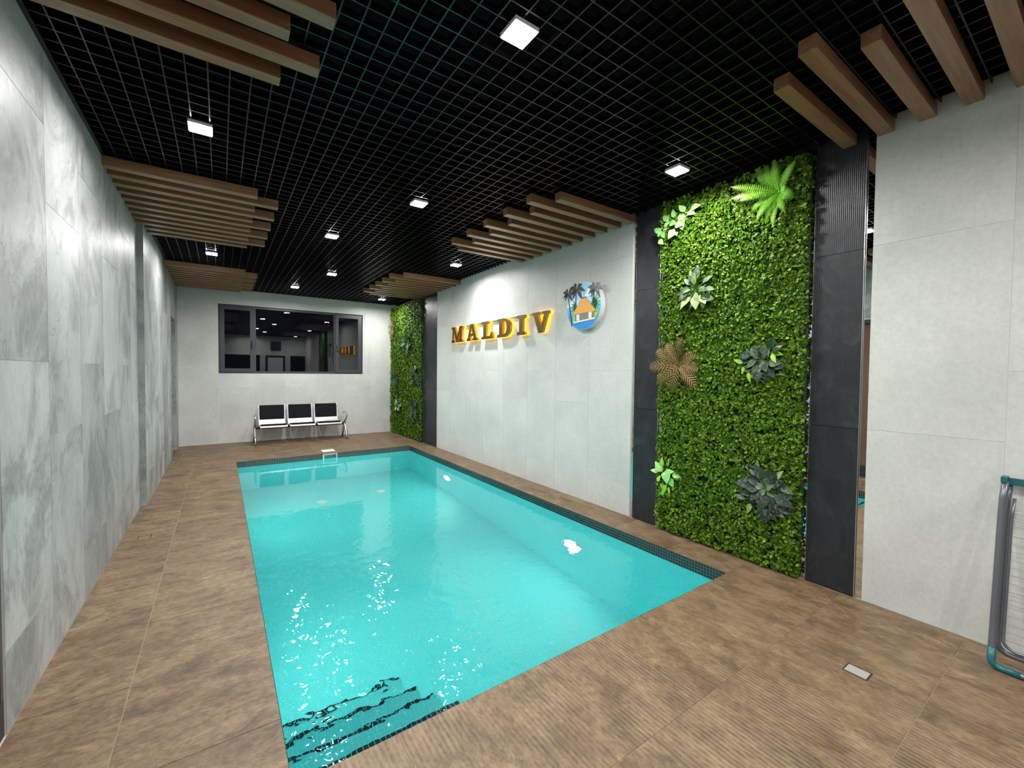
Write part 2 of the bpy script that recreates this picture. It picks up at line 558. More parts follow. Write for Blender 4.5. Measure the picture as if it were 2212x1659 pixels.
# end face of the thicker far part, and the doorway jambs
zc = [0, 1.145, 2.345, ZTOP]
for a, b in zip(zc, zc[1:]):
    boxobj('tile', XN+0.001, XL-0.0005, YS-T, YS, a+G/2, b-G/2, M_marble, wl)
jw = (XN-0.22, XL-0.0005)
for a, b in ((0,0.93),(0.93,1.75),(1.75,2.385)):
    boxobj('tile', jw[0], jw[1], OPEN2[1]-T-0.001, OPEN2[1]-0.001, a+G/2, b-G/2, M_marble, wl)
    boxobj('tile', jw[0], jw[1], OPEN2[0]+0.001, OPEN2[0]+T+0.001, a+G/2, b-G/2, M_marble, wl)
d2 = boxobj('door_2', XN-0.28, XN-0.235, OPEN2[0]+0.012, OPEN2[1]-0.012, 0.004, OPEN2[3]-0.01, M_frame)
tag(d2, 'dark door deep in the doorway by the far corner', 'door', kind='structure')
d1 = thing('door_1', (XN-0.06, 2.08, 0), 'brown glass door in the left wall beside the viewpoint', 'door', kind='structure')
boxobj('door_leaf', XN-0.075, XN-0.05, OPEN1[0]+0.04, OPEN1[1]-0.03, 0.16, OPEN1[3]-0.06, M_door, d1)
boxobj('threshold', XN-0.09, XN-0.006, OPEN1[0]+0.005, OPEN1[1]-0.005, 0.001, 0.155, M_dark, d1)
boxobj('frame_head', XN-0.09, XN-0.006, OPEN1[0]+0.005, OPEN1[1]-0.005, OPEN1[3]-0.055, OPEN1[3]-0.004, M_dark, d1)
boxobj('frame_jamb', XN-0.09, XN-0.006, OPEN1[1]-0.028, OPEN1[1]-0.005, 0.156, OPEN1[3]-0.056, M_jamb, d1)
boxobj('frame_jamb', XN-0.09, XN-0.006, OPEN1[0]+0.005, OPEN1[0]+0.038, 0.156, OPEN1[3]-0.056, M_jamb, d1)

# --- right wall: base, grey tiled panels
PAN1 = (2.916, 7.702)
PAN2 = (YF, 0.959)
rb = MB()
rb.box(XR+0.03, XR+0.30, YF-0.1, D+0.3, Z0, ZTOP+0.4)
rb.box(XR+T, XR+0.03, PAN1[0]+0.004, PAN1[1]-0.004, -0.006, ZTOP)
rb.box(XR+T, XR+0.03, PAN2[0], PAN2[1]-0.004, -0.006, ZTOP)
wr = rb.build('wall_right', M_grout_w)
tag(wr, 'right wall with pale concrete-look tile panels', 'wall', kind='structure')
cols1 = [7.702, 7.106, 6.512, 5.923, 5.322, 4.725, 4.124, 3.529, 2.916]
tiles_x(wr, XR, -1, tile_cells(cols1, False), [], M_conc)
cols2 = [0.959, 0.360, -0.24, -0.84, -1.44, -2.04, YF]
tiles_x(wr, XR, -1, tile_cells(cols2, False), [], M_conc)

# --- mirrors and black pilasters
def mirror(y0, y1, label):
    o = boxobj('wall_mirror', XR+0.018, XR+0.024, y0, y1, 0.0, ZTOP, M_mirror)
    tag(o, label, 'mirror')
mirror(0.962, 2.913, 'tall mirror behind the near grass panel and its black strips')
mirror(7.705, D-0.01, 'tall mirror behind the far grass panel by the window')
def pilaster(y0, y1, mat, label):
    t = thing('slate_pilaster', (XR, (y0+y1)/2, 0), label, 'pilaster', 'black tiled strips on the right wall')
    zz = [0.004, 1.143, 2.340, H+0.02]
    for a, b in zip(zz, zz[1:]):
        boxobj('tile', XR, XR+0.012, y0, y1, a+0.0015, b-0.0015, mat, t)
    boxobj('backing', XR+0.012, XR+0.0178, y0+0.006, y1-0.006, 0.004, H+0.02, M_grout_k, t)
    for e in (y0, y1):
        boxobj('edge_trim', XR-0.0005, XR+0.012, e-0.0025 if e == y0 else e+0.0003, e-0.0003 if e == y0 else e+0.0025, 0.004, H+0.02, M_chrome, t)
pilaster(1.004, 1.290, M_slate, 'black ribbed stone strip between the near grass panel and the drying rack')
pilaster(2.583, 2.871, M_slate, 'black ribbed stone strip between the round logo and the near grass panel')
pilaster(7.712, 8.325, M_slate2, 'black stone strip beside the far grass panel, left of the sign')

# --- back wall with window opening
WIN = (-0.030, 2.845, 1.420, 2.856)
bb = MB()
for (a0,a1,b0,b1) in minus([(XN-0.3, XR+0.3, Z0, ZTOP+0.4)], WIN):
    bb.box(a0, a1, D+T, D+0.30, b0, b1)
wb = bb.build('wall_back', M_grout_w)
tag(wb, 'pale tiled end wall with the wide dark window', 'wall', kind='structure')
colsB = [XL, -0.03, 0.572, 1.177, 1.78, 2.385, 2.99, XR]
tiles_y(wb, D, tile_cells(colsB, True), [WIN], M_conc)

# --- wall behind the viewpoint
nb = MB()
nb.box(XN-0.3, XR+0.3, YF-0.2, YF, Z0, ZTOP+0.4)
wf = nb.build('wall_front', M_conc)
tag(wf, 'plain grey wall behind the viewpoint', 'wall', kind='structure')
d3 = thing('door_3', (2.2, YF, 0), 'pale door in the wall behind the viewpoint', 'door', kind='structure')
boxobj('door_leaf', 1.88, 2.52, YF+0.002, YF+0.04, 0.004, 2.1, M_doorw, d3)
boxobj('door_frame', 1.78, 1.88, YF+0.002, YF+0.05, 0.004, 2.2, M_dark, d3)
boxobj('door_frame', 2.52, 2.62, YF+0.002, YF+0.05, 0.004, 2.2, M_dark, d3)
boxobj('frame_head', 1.88, 2.52, YF+0.002, YF+0.05, 2.1, 2.2, M_dark, d3)
for k, (a, b) in enumerate(((-0.7, 1.55), (2.85, 3.50))):
    q = boxobj('window_%d' % (k+2), a, b, YF+0.002, YF+0.03, 0.004, 2.2, M_black)
    tag(q, ('wide' if k == 0 else 'narrow') + ' dark glazed opening behind the viewpoint', 'window', kind='structure')
q = boxobj('air_vent', 2.0, 2.45, YF+0.002, YF+0.03, 2.42, 2.88, M_frame)
tag(q, 'dark square air vent above the pale door, seen in the window reflection', 'vent')

# --- ceiling slab and open-cell grid
cb = MB().box(XN-0.3, XR+0.3, YF-0.2, D+0.3, H+0.42, H+0.50)
ceil = cb.build('ceiling', M_black)
tag(ceil, 'black ceiling with an open square grid of metal blades', 'ceiling', kind='structure')
for (a0,a1,b0,b1) in ((XN-0.002,XN+0.003,YF,YS), (XL-0.002,XL+0.003,YS,D), (XR-0.003,XR+0.035,YF,D)):
    boxobj('upstand', a0, a1, b0, b1, H+0.052, H+0.4195, M_black, ceil)
boxobj('upstand', XL+0.004, XR-0.004, D-0.003, D+0.002, H+0.052, H+0.4195, M_black, ceil)
BH, BT = 0.038, 0.0068
x = -0.641
while x < XR-0.02:
    boxobj('blade', x-BT/2, x+BT/2, YF+0.01, D-0.004, H, H+BH, M_blade, ceil)
    x += 0.0995
y = 2.861 - 0.1*54
while y < D-0.01:
    boxobj('blade', (XN if y < YS else XL)+0.025, XR-0.004, y-BT/2, y+BT/2, H+0.0004, H+BH-0.0004, M_blade, ceil)
    y += 0.1
t1 = MB().box(XN+0.001, XN+0.022, YF+0.01, YS-0.01, H-0.004, H+0.05).build('trim_1', M_blade)
tag(t1, 'black metal angle along the top of the left wall', 'trim', kind='structure')
t2 = MB().box(XL+0.001, XL+0.020, YS+0.0, D-0.01, H-0.004, H+0.05).build('trim_2', M_blade)
tag(t2, 'black metal angle along the top of the far left wall', 'trim', kind='structure')

# ------------------------------------------------------------------ ceiling lights
def led(x, y, label, group='square LED lights set in the ceiling grid'):
    t = thing('ceiling_light', (x, y, H), label, 'light', group)
    s = 0.060
    MB().box(x-s-0.006, x+s+0.006, y-s-0.006, y+s+0.006, H-0.020, H-0.0005).build('housing', M_white, t)
    MB().box(x-s, x+s, y-s, y+s, H-0.0255, H-0.0202).build('diffuser', M_led, t)
    ld = bpy.data.lights.new('led_light', 'AREA'); ld.shape = 'SQUARE'; ld.size = 2*s
    ld.energy = LAMP; ld.spread = math.radians(169); ld.color = (1.0, 0.985, 0.955)
    lo = bpy.data.objects.new('led_light', ld); COL.objects.link(lo); lo.parent = t
    lo.location = (0, 0, -0.0262)
LED = [
 (1.177, 1.673, 'largest square LED ceiling light, at the top centre of the photo'),
 (-0.096, 3.536, 'square LED ceiling light between the two nearest wooden slat groups on the left'),
 (2.974, 2.048, 'square LED ceiling light above the near grass panel'),
 (1.572, 3.871, 'square LED ceiling light in mid ceiling, level with the near slats of the sign wall'),
 (1.106, 5.410, 'square LED ceiling light right of the middle left wooden slats'),
 (-0.087, 7.216, 'square LED ceiling light between the middle and far left wooden slats'),
 (2.921, 5.744, 'square LED ceiling light above the sign, between the two right slat groups'),
 (1.538, 7.527, 'square LED ceiling light left of the far right wooden slats'),
 (1.194, 9.119, 'square LED ceiling light above the wide dark window'),
 (2.984, 9.475, 'square LED ceiling light above the far grass panel, farthest right'),
]
for a in LED: led(*a)
for (x, y, lb_) in ((-0.09, -0.14, 'just above the viewpoint, beside the left wall'), (1.17, -2.03, 'behind the viewpoint, in front of the pale door'), (1.56, 0.20, 'above the near deck, out of the photo'), (2.96, -1.65, 'behind the viewpoint, beside the right wall')):
    led(x, y, 'square LED ceiling light ' + lb_)

# ------------------------------------------------------------------ wooden slat groups
SW, SH = 0.077, 0.071
def slats(side, y_first, dy, n, x_wall, ends, label):
    t = thing('slat_group', (x_wall, y_first, H), label, 'ceiling slats', 'wooden slat groups under the ceiling grid')
    for i in range(n):
        y = y_first + dy*i
        e = ends[i % 2]
        a, b = (x_wall+0.001, e) if side < 0 else (e, x_wall-0.001)
        boxobj('slat', a, b, y, y+SW, H-SH-0.001, H-0.001, M_wood, t, 0.0018)
slats(-1, 2.585, -0.190, 10, XN, (0.275, 0.432), 'nearest left group of oak slats, cut by the top edge of the photo')
slats(-1, 4.445, 0.1875, 11, XN+0.0, (0.288, 0.468), 'middle left group of oak slats above the grey stone wall')
slats(-1, 8.115, 0.191, 11, XL, (0.343, 0.522), 'far left group of oak slats in the corner above the window')
slats(+1, 1.060, -0.191, 10, XR, (2.505, 2.320), 'nearest right group of thick oak slats above the black strip')
slats(+1, 2.893, 0.1910, 11, XR, (2.500, 2.318), 'middle right group of oak slats above the sign and logo')
slats(+1, 6.715, 0.1905, 11, XR, (2.480, 2.318), 'far right group of oak slats above the far grass panel')

# ------------------------------------------------------------------ pool
pool = thing('swimming_pool', (PX0, PY0, ZB), 'rectangular turquoise mosaic swimming pool sunk in the deck', 'pool')
WTH = 0.2
def part(name, mat, fn):
    mb = MB(); fn(mb); return mb.build(name, mat, pool)
part('pool_bottom', M_pool, lambda m_: m_.box(PX0-WTH, PX1+WTH, PY0-WTH, PY1+WTH, ZB-0.2, ZB))
BZ = ZW-0.004
SKX = (1.520, 1.748)
part('pool_wall', M_pool, lambda m_: m_.box(PX0-WTH, PX0, PY0-WTH, PY1+WTH, ZB+0.0005, BZ))
part('pool_wall', M_pool, lambda m_: m_.box(PX1, PX1+WTH, PY0-WTH, PY1+WTH, ZB+0.0005, BZ))
part('pool_wall', M_pool, lambda m_: m_.box(PX0+0.0005, PX1-0.0005, PY1, PY1+WTH, ZB+0.0005, BZ))
part('pool_wall', M_pool, lambda m_: m_.box(PX0+0.0005, PX1-0.0005, PY0-WTH, PY0, ZB+0.0005, BZ))
# waterline band: grout bed + mosaic pieces
GB = 0.0
def bandbed(m_):
    z0, z1 = BZ+0.0005, -0.0130
    m_.box(PX0-0.10, PX0-0.0025, PY0-0.1, PY1+0.1, z0, z1)
    m_.box(PX1+0.0025, PX1+0.10, PY0-0.1, PY1+0.1, z0, z1)
    m_.box(PX0-0.002, PX1+0.002, PY0-0.10, PY0-0.0025, z0, z1)
    m_.box(PX0-0.002, SKX[0], PY1+0.0025, PY1+0.10, z0, z1)
    m_.box(SKX[1], PX1+0.002, PY1+0.0025, PY1+0.10, z0, z1)
part('band_grout', M_grout_b, bandbed)
PT, TS = 0.0248, 0.0212
nz_ = 4
me_x = box_mesh('mosaic_tile', 0.0035, TS, TS, M_mos)
rest = MB()
def mos(axis, const, sgn, a0, a1, parts):
    n = int((a1-a0)/PT); left = parts; pt = (a1-a0)/n
    for i in range(n):
        a = a0 + pt*(i+0.5)
        for j in range(nz_):
            zc_ = -0.0015 - PT*(j+0.5) + 0.004
            hz = TS/2
            zt = min(zc_+hz, -0.0015)
            if axis == 'x' and left > 0:
                o = link('mosaic_tile', me_x, None, pool); o.location = Vector((const+sgn*0.00175, a, zc_)) - pool.location
                left -= 1
            elif axis == 'x':
                rest.box(const, const+sgn*0.0035, a-TS/2, a+TS/2, zc_-hz, zt) if sgn > 0 else rest.box(const+sgn*0.0035, const, a-TS/2, a+TS/2, zc_-hz, zt)
            else:
                if sgn > 0 and SKX[0]-0.012 < a < SKX[1]+0.012: continue
                y0_, y1_ = (const, const+0.0035) if sgn > 0 else (const-0.0035, const)
                rest.box(a-TS/2, a+TS/2, y0_, y1_, zc_-hz, zt)
mos('x', PX1-0.001, +1, PY0+0.006, PY1, 300)
mos('x', PX0+0.001, -1, PY0, PY1, 0)
mos('y', PY1-0.001, +1, PX0, PX1, 0)
mos('y', PY0+0.001, -1, PX0, PX1, 0)
# white capping profile under the deck edge
# steps
ST = [(-0.205, 1.865), (-0.455, 2.150), (-0.705, 2.435), (-0.955, 2.720)]
SX1 = 0.985
y_prev = PY0+0.0005
for (z, yn) in ST:
    part('step', M_pool, lambda m_: m_.box(PX0+0.001, SX1, y_prev, yn, ZB+0.001, z))
    n = int((SX1-PX0)/PT)
    for i in range(n):
        a = PX0 + PT*(i+0.5)+0.003
        rest.box(a-TS/2, a+TS/2, yn-0.024, yn-0.002, z, z+0.002)
        rest.box(a-TS/2, a+TS/2, yn, yn+0.002, z-0.025, z-0.003)
    y_prev = yn+0.0006
ro = rest.build('mosaic_tiles', M_mos, pool); ro['kind'] = 'stuff'
# skimmer mouth
def sk(m_):
    m_.box(SKX[0], SKX[0]+0.008, PY1+0.001, PY1+0.18, BZ+0.001, -0.0135)
    m_.box(SKX[1]-0.008, SKX[1], PY1+0.001, PY1+0.18, BZ+0.001, -0.0135)
    m_.box(SKX[0]+0.008, SKX[1]-0.008, PY1+0.001, PY1+0.18, -0.022, -0.0135)
    m_.box(SKX[0]+0.008, SKX[1]-0.008, PY1+0.172, PY1+0.18, BZ+0.001, -0.022)
part('skimmer_mouth', M_white, sk)
lid = MB().box(1.543, 1.752, 8.313, 8.532, -0.0024, 0.005).build('skimmer_lid', M_white)
tag(lid, 'white square skimmer lid in the deck at the far pool edge', 'lid')

def disc(m_, c, ax, r, d0, d1, seg=28):
    """flat cylinder along ax ('x','z')"""
    pl = [(r*math.cos(2*math.pi*k/seg), r*math.sin(2*math.pi*k/seg)) for k in range(seg)]
    if ax == 'x': m_.prism(pl, lambda u,v,d: (c[0]+d, c[1]+u, c[2]+v), d0, d1)
    else: m_.prism(pl, lambda u,v,d: (c[0]+u, c[1]+v, c[2]+d), d0, d1)

def pool_lamp(side, y, label):
    xw = PX1 if side > 0 else PX0
    t = thing('pool_light', (xw, y, -0.80), label, 'pool light', 'underwater pool lights')
    s = -1 if side > 0 else 1
    m1 = MB(); disc(m1, (xw, y, -0.80), 'x', 0.135, s*0.0008, s*0.016); m1.build('lamp_ring', M_white, t)
    m2 = MB(); disc(m2, (xw, y, -0.80), 'x', 0.115, s*0.0165, s*0.024); m2.build('halo_disc', M_lamp_halo, t)  # glowing disc added in place of the halo in the water
    m2 = MB(); disc(m2, (xw, y, -0.80), 'x', 0.062, s*0.0245, s*0.032); m2.build('lens', M_lens, t)
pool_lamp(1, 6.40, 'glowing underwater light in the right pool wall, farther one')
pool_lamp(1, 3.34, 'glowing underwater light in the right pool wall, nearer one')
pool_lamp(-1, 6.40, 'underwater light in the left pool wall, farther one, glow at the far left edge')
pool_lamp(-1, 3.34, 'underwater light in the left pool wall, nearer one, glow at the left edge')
for (x, y, lb_) in ((1.28, 6.98, 'left white round drain on the pool bottom'), (2.20, 7.02, 'right white round drain on the pool bottom')):
    t = thing('main_drain', (x, y, ZB), lb_, 'drain', 'round drains on the pool bottom')
    m1 = MB(); disc(m1, (x, y, ZB), 'z', 0.068, 0.0008, 0.012); m1.build('cover', M_white, t)
    m1 = MB(); disc(m1, (x, y, ZB), 'z', 0.03, 0.0122, 0.018); m1.build('hub', M_white, t)

# water surface
gx, gy = 6, 14
wv = [(PX0-0.0+ (PX1-PX0)*i/gx, PY0+(PY1-PY0)*j/gy, ZW) for j in range(gy+1) for i in range(gx+1)]
wfc = [(j*(gx+1)+i, j*(gx+1)+i+1, (j+1)*(gx+1)+i+1, (j+1)*(gx+1)+i) for j in range(gy) for i in range(gx)]
me = bpy.data.meshes.new('pool_water'); me.from_pydata(wv, [], wfc); me.update()
wo = link('pool_water', me, M_water)
tag(wo, 'clear rippled turquoise water filling the pool', 'water', kind='stuff')

# ------------------------------------------------------------------ floor drains
t = thing('floor_drain', (2.647, 0.7285, 0), 'grey square floor drain cover in the near right deck', 'drain')
MB().box(2.604, 2.690, 0.677, 0.780, -0.0026, -0.0015).build('recess', M_dark, t)
MB().box(2.612, 2.682, 0.684, 0.773, -0.0014, 0.0012).build('cover', simple('drain_plate', (0.30,0.30,0.275), 0.5), t)
t = thing('floor_drain', (-0.567, 4.907, 0), 'tile-covered floor drain beside the left wall', 'drain')
MB().box(-0.615, -0.519, 4.859, 4.955, -0.0026, -0.0015).build('recess', M_dark, t)
MB().box(-0.606, -0.528, 4.861, 4.953, -0.0014, 0.0002).build('cover', M_fx, t)

# ------------------------------------------------------------------ window
w1 = thing('window_1', (1.4, D+0.06, 1.42), 'wide dark window with three panes in the end wall', 'window', kind='structure')
FY0, FY1 = D+0.055, D+0.115
x0, x1, z0, z1 = WIN[0]+0.004, WIN[1]-0.045, WIN[2]+0.004, WIN[3]-0.035
def fr(name, a0, a1, b0, b1, wd, mat, parent, ya, yb):
    m_ = MB()
    m_.box(a0, a0+wd, ya, yb, b0, b1).box(a1-wd, a1, ya, yb, b0, b1)
    m_.box(a0+wd, a1-wd, ya, yb, b0, b0+wd).box(a0+wd, a1-wd, ya, yb, b1-wd, b1)
    return m_.build(name, mat, parent)
fr('frame', x0, x1, z0, z1, 0.045, M_frame, w1, FY0, FY1)
boxobj('reveal', x0, WIN[1]-0.001, D+0.009, D+0.115, z1+0.002, WIN[3]-0.001, M_conc, w1)
boxobj('reveal', x1+0.002, WIN[1]-0.001, D+0.009, D+0.115, z0, z1, M_conc, w1)
mx = (0.590, 2.190)
for mx_ in mx:
    boxobj('mullion', mx_-0.030, mx_+0.030, FY0-0.002, FY1, z0+0.045, z1-0.045, M_frame, w1)
boxobj('pane', mx[0]+0.030, mx[1]-0.030, D+0.080, D+0.086, z0+0.045, z1-0.045, M_glass, w1)
for (a0, a1, hx) in ((x0+0.028, mx[0]-0.002, mx[0]-0.042), (mx[1]+0.002, x1-0.028, mx[1]+0.040)):
    sa = fr('sash', a0, a1, z0+0.028, z1-0.028, 0.072, M_frame, w1, FY0-0.022, FY0-0.003)
    boxobj('pane', a0+0.073, a1-0.073, D+0.045, D+0.051, z0+0.101, z1-0.101, M_glass, sa)
    m_ = MB()
    m_.box(hx-0.012, hx+0.012, FY0-0.030, FY0-0.0225, 2.02, 2.10)
    m_.tube([(hx, FY0-0.030, 2.06), (hx, FY0-0.060, 2.06), (hx+0.004, FY0-0.066, 2.03), (hx-0.006, FY0-0.066, 1.97), (hx+0.002, FY0-0.062, 1.93)], 0.009, 8)
    m_.build('handle', M_dark, sa, True)

# ------------------------------------------------------------------ waiting bench
bench = thing('waiting_bench', (1.42, 9.93, 0), 'three-seat steel waiting bench with black pads under the window', 'bench')
BX = (0.560, 2.290)
MB().box(BX[0]+0.02, BX[1]-0.02, 9.93, 9.99, 0.295, 0.345).build('beam', M_dark, bench)
prof = [(9.70,0.385),(9.68,0.365),(9.70,0.378),(9.80,0.368),(10.00,0.352),(10.055,0.362),(10.085,0.42),(10.165,0.755),(10.185,0.77)]
prof = [(9.685,0.352),(9.69,0.374),(9.705,0.383),(9.80,0.374),(10.00,0.356),(10.055,0.366),(10.085,0.42),(10.165,0.752),(10.182,0.765)]
sx = [(0.640,1.125),(1.170,1.650),(1.695,2.175)]
M_seat = M_silver
for (a, b) in sx:
    m_ = MB()
    th = 0.012
    for (p, q) in zip(prof, prof[1:]):
        n = len(m_.v)
        m_.v += [(a,p[0],p[1]),(b,p[0],p[1]),(b,q[0],q[1]),(a,q[0],q[1]),(a,p[0]+0.003,p[1]-th),(b,p[0]+0.003,p[1]-th),(b,q[0]+0.003,q[1]-th),(a,q[0]+0.003,q[1]-th)]
        m_.f += [tuple(n+i for i in q_) for q_ in ((0,1,2,3),(7,6,5,4),(0,4,5,1),(2,6,7,3),(1,5,6,2),(3,7,4,0))]; m_.mi += [0]*6
    m_.build('seat_shell', M_seat, bench)
    # side rails of the shell
    for xx in (a+0.006, b-0.006):
        MB().tube([(xx, p[0], p[1]) for p in prof[1:]], 0.009, 8).build('side_rail', M_silver, bench, True)
    # pads
    def slab(name, y0_, z0_, y1_, z1_, thk):
        d = Vector((0, y1_-y0_, z1_-z0_)).normalized(); nrm = Vector((0, -d.z, d.y))
        me_ = MB()
        P = [Vector((0,y0_,z0_)), Vector((0,y1_,z1_))]
        pl = [P[0], P[1], P[1]+nrm*thk, P[0]+nrm*thk]
        n_ = 0
        me_.v = [(a+0.018, q.y, q.z) for q in pl] + [(b-0.018, q.y, q.z) for q in pl]
        me_.f = [(0,1,2,3),(7,6,5,4),(0,4,5,1),(1,5,6,2),(2,6,7,3),(3,7,4,0)]; me_.mi = [0]*6
        o_ = me_.build(name, M_pad, bench)
        bm = bmesh.new(); bm.from_mesh(o_.data)
        bmesh.ops.bevel(bm, geom=list(bm.edges), offset=0.010, segments=2, affect='EDGES', profile=0.5)
        bm.to_mesh(o_.data); bm.free()
    slab('back_pad', 10.096, 0.470, 10.166, 0.760, 0.032)
    slab('seat_pad', 9.690, 0.384, 9.99, 0.360, 0.026)
    MB().box(a+0.05, a+0.09, 9.80, 10.02, 0.3455, 0.352).box(b-0.09, b-0.05, 9.80, 10.02, 0.3455, 0.352).build('seat_bracket', M_dark, bench)
for xx in BX:
    m_ = MB()
    m_.tube([(xx,9.70,0.012),(xx,9.76,0.13),(xx,9.88,0.26),(xx,9.96,0.32),(xx,9.90,0.38),(xx,9.80,0.44),(xx,9.735,0.50),(xx,9.755,0.555),(xx,9.83,0.578),(xx,9.98,0.575),(xx,10.08,0.545)], [0.018,0.019,0.022,0.030,0.022,0.019,0.018,0.018,0.019,0.018,0.015], 10)
    al = m_.build('arm_and_leg', M_chrome, bench, True)
    m_ = MB()
    m_.tube([(xx,9.95,0.315),(xx,10.03,0.20),(xx,10.14,0.012)], [0.026,0.020,0.018], 10)
    rl = m_.build('rear_leg', M_chrome, bench, True)
    for yy, lg in ((9.70, al), (10.14, rl)):
        m_ = MB(); disc(m_, (xx, yy, 0), 'z', 0.026, 0.0005, 0.014, 14); m_.build('foot', M_dark, lg)

# ------------------------------------------------------------------ sign letters
def letter_polys(ch):
    # outlines in a 0..w x 0..1 box, slab serif; first the outer ring, then holes
    if ch == 'I':
        return 0.70, [[(0,0),(0.70,0),(0.70,0.14),(0.50,0.18),(0.50,0.82),(0.70,0.86),(0.70,1),(0,1),(0,0.86),(0.20,0.82),(0.20,0.18),(0,0.14)]]
    if ch == 'L':
        return 1.20, [[(0,0),(1.20,0),(1.20,0.36),(1.06,0.36),(0.96,0.16),(0.54,0.16),(0.54,0.84),(0.76,0.87),(0.76,1),(0,1),(0,0.87),(0.22,0.84),(0.22,0.16),(0,0.13)]]
    if ch == 'D':
        arc = [(0.62+0.62*math.cos(a), 0.5+0.5*math.sin(a)) for a in [math.radians(-90+180*k/14) for k in range(15)]]
        ia = [(0.60+0.30*math.cos(a), 0.5+0.36*math.sin(a)) for a in [math.radians(90-180*k/14) for k in range(15)]]
        return 1.24, [[(0,0)]+arc+[(0,1),(0,0.87),(0.18,0.84),(0.18,0.16),(0,0.13)], [(0.50,0.14),(0.50,0.86)]+ia]
    if ch == 'A':
        return 1.34, [[(0,0),(0.48,0),(0.48,0.13),(0.38,0.16),(0.43,0.28),(0.82,0.28),(0.87,0.16),(0.76,0.13),(0.76,0),(1.34,0),(1.34,0.13),(1.20,0.16),(0.86,1),(0.46,1),(0.13,0.16),(0,0.13)], [(0.48,0.42),(0.625,0.80),(0.77,0.42)]]
    if ch == 'V':
        return 1.28, [[(0.50,0),(0.80,0),(1.16,0.84),(1.28,0.87),(1.28,1),(0.78,1),(0.78,0.87),(0.92,0.84),(0.70,0.30),(0.46,0.84),(0.62,0.87),(0.62,1),(0,1),(0,0.87),(0.12,0.84)]]
    if ch == 'M':
        return 1.55, [[(0,0),(0.46,0),(0.46,0.13),(0.32,0.16),(0.32,0.72),(0.66,0.0),(0.84,0.0),(1.13,0.72),(1.13,0.16),(0.98,0.13),(0.98,0),(1.55,0),(1.55,0.13),(1.42,0.16),(1.42,0.84),(1.55,0.87),(1.55,1),(1.09,1),(0.78,0.36),(0.46,1),(0,1),(0,0.87),(0.13,0.84),(0.13,0.16),(0,0.13)]]

def curve_mesh(name, polys, depth, offset=0.0):
    cu = bpy.data.curves.new(name, 'CURVE'); cu.dimensions = '2D'; cu.fill_mode = 'BOTH'
    cu.extrude = depth/2; cu.offset = offset
    for pl in polys:
        sp = cu.splines.new('POLY'); sp.points.add(len(pl)-1)
        for i, (u, v) in enumerate(pl): sp.points[i].co = (u, v, 0, 1)
        sp.use_cyclic_u = True
    ob = bpy.data.objects.new(name, cu)
    COL.objects.link(ob)
    dg = bpy.context.evaluated_depsgraph_get()
    me_ = bpy.data.meshes.new_from_object(ob.evaluated_get(dg), depsgraph=dg)
    bpy.data.objects.remove(ob); bpy.data.curves.remove(cu)
    me_.name = name
    return me_

M_bronze = simple('dark_gold_mirror_face', (0.16,0.125,0.036), 0.30, 0.75)
M_gold = simple('polished_gold_return', (0.72,0.27,0.05), 0.32, 0.35)
M_halo = simple('amber_backlight', (1,0.6,0.1), 0.5, 0, 0.3, (1.0,0.50,0.012), 2.3)
# local x (reading direction) -> world -y ; local y -> world z ; local z -> world -x
RM = Matrix(((0,0,-1),(-1,0,0),(0,1,0)))
LET = [('M',6.905,6.485),('A',6.335,5.985),('L',5.853,5.525),('D',5.383,5.035),('I',4.870,4.685),('V',4.515,4.175)]
ZL0, ZL1 = 2.018, 2.292
for ch, ya, yb in LET:
    wd, polys = letter_polys(ch)
    sc_ = (ya-yb)/wd; hh = ZL1-ZL0
    pl = [[(u*sc_, v*hh) for u, v in q] for q in polys]
    t = thing('sign_letter', (XR, ya, ZL0), 'dark gold backlit letter %s of the wall sign' % ch, 'letter', 'backlit letters of the wall sign')
    def place(nm, me_, mat, xc):
        me_.transform(RM.to_4x4())
        me_.materials.clear(); me_.materials.append(mat)
        o_ = link(nm, me_, None, t); o_.location = (xc-XR, 0, 0); return o_
    place('face', curve_mesh('face', pl, 0.003), M_bronze, XR-0.0805)
    place('return', curve_mesh('return', pl, 0.038), M_gold, XR-0.0598)
    place('backlight', curve_mesh('backlight', pl, 0.026), M_halo, XR-0.0274)
    if True:
        m_ = MB()
        for (uu, vv) in ((0.15, 0.07), (0.55 if ch != 'V' else 0.6, 0.06 if ch != 'V' else 0.06), (0.35 if ch == 'V' else 0.12, 0.93)):
            yy = ya-uu*sc_; zz = ZL0+vv*hh
            m_.box(XR-0.014, XR-0.0005, yy-0.006, yy+0.006, zz-0.006, zz+0.006)
        m_.build('standoff', M_chrome, t)
rail = MB().box(XR-0.045, XR-0.003, 4.50, 6.60, 2.2935, 2.306).build('sign_rail', simple('grey_rail', (0.62,0.62,0.60), 0.5))
tag(rail, 'thin grey rail along the tops of the sign letters', 'rail')

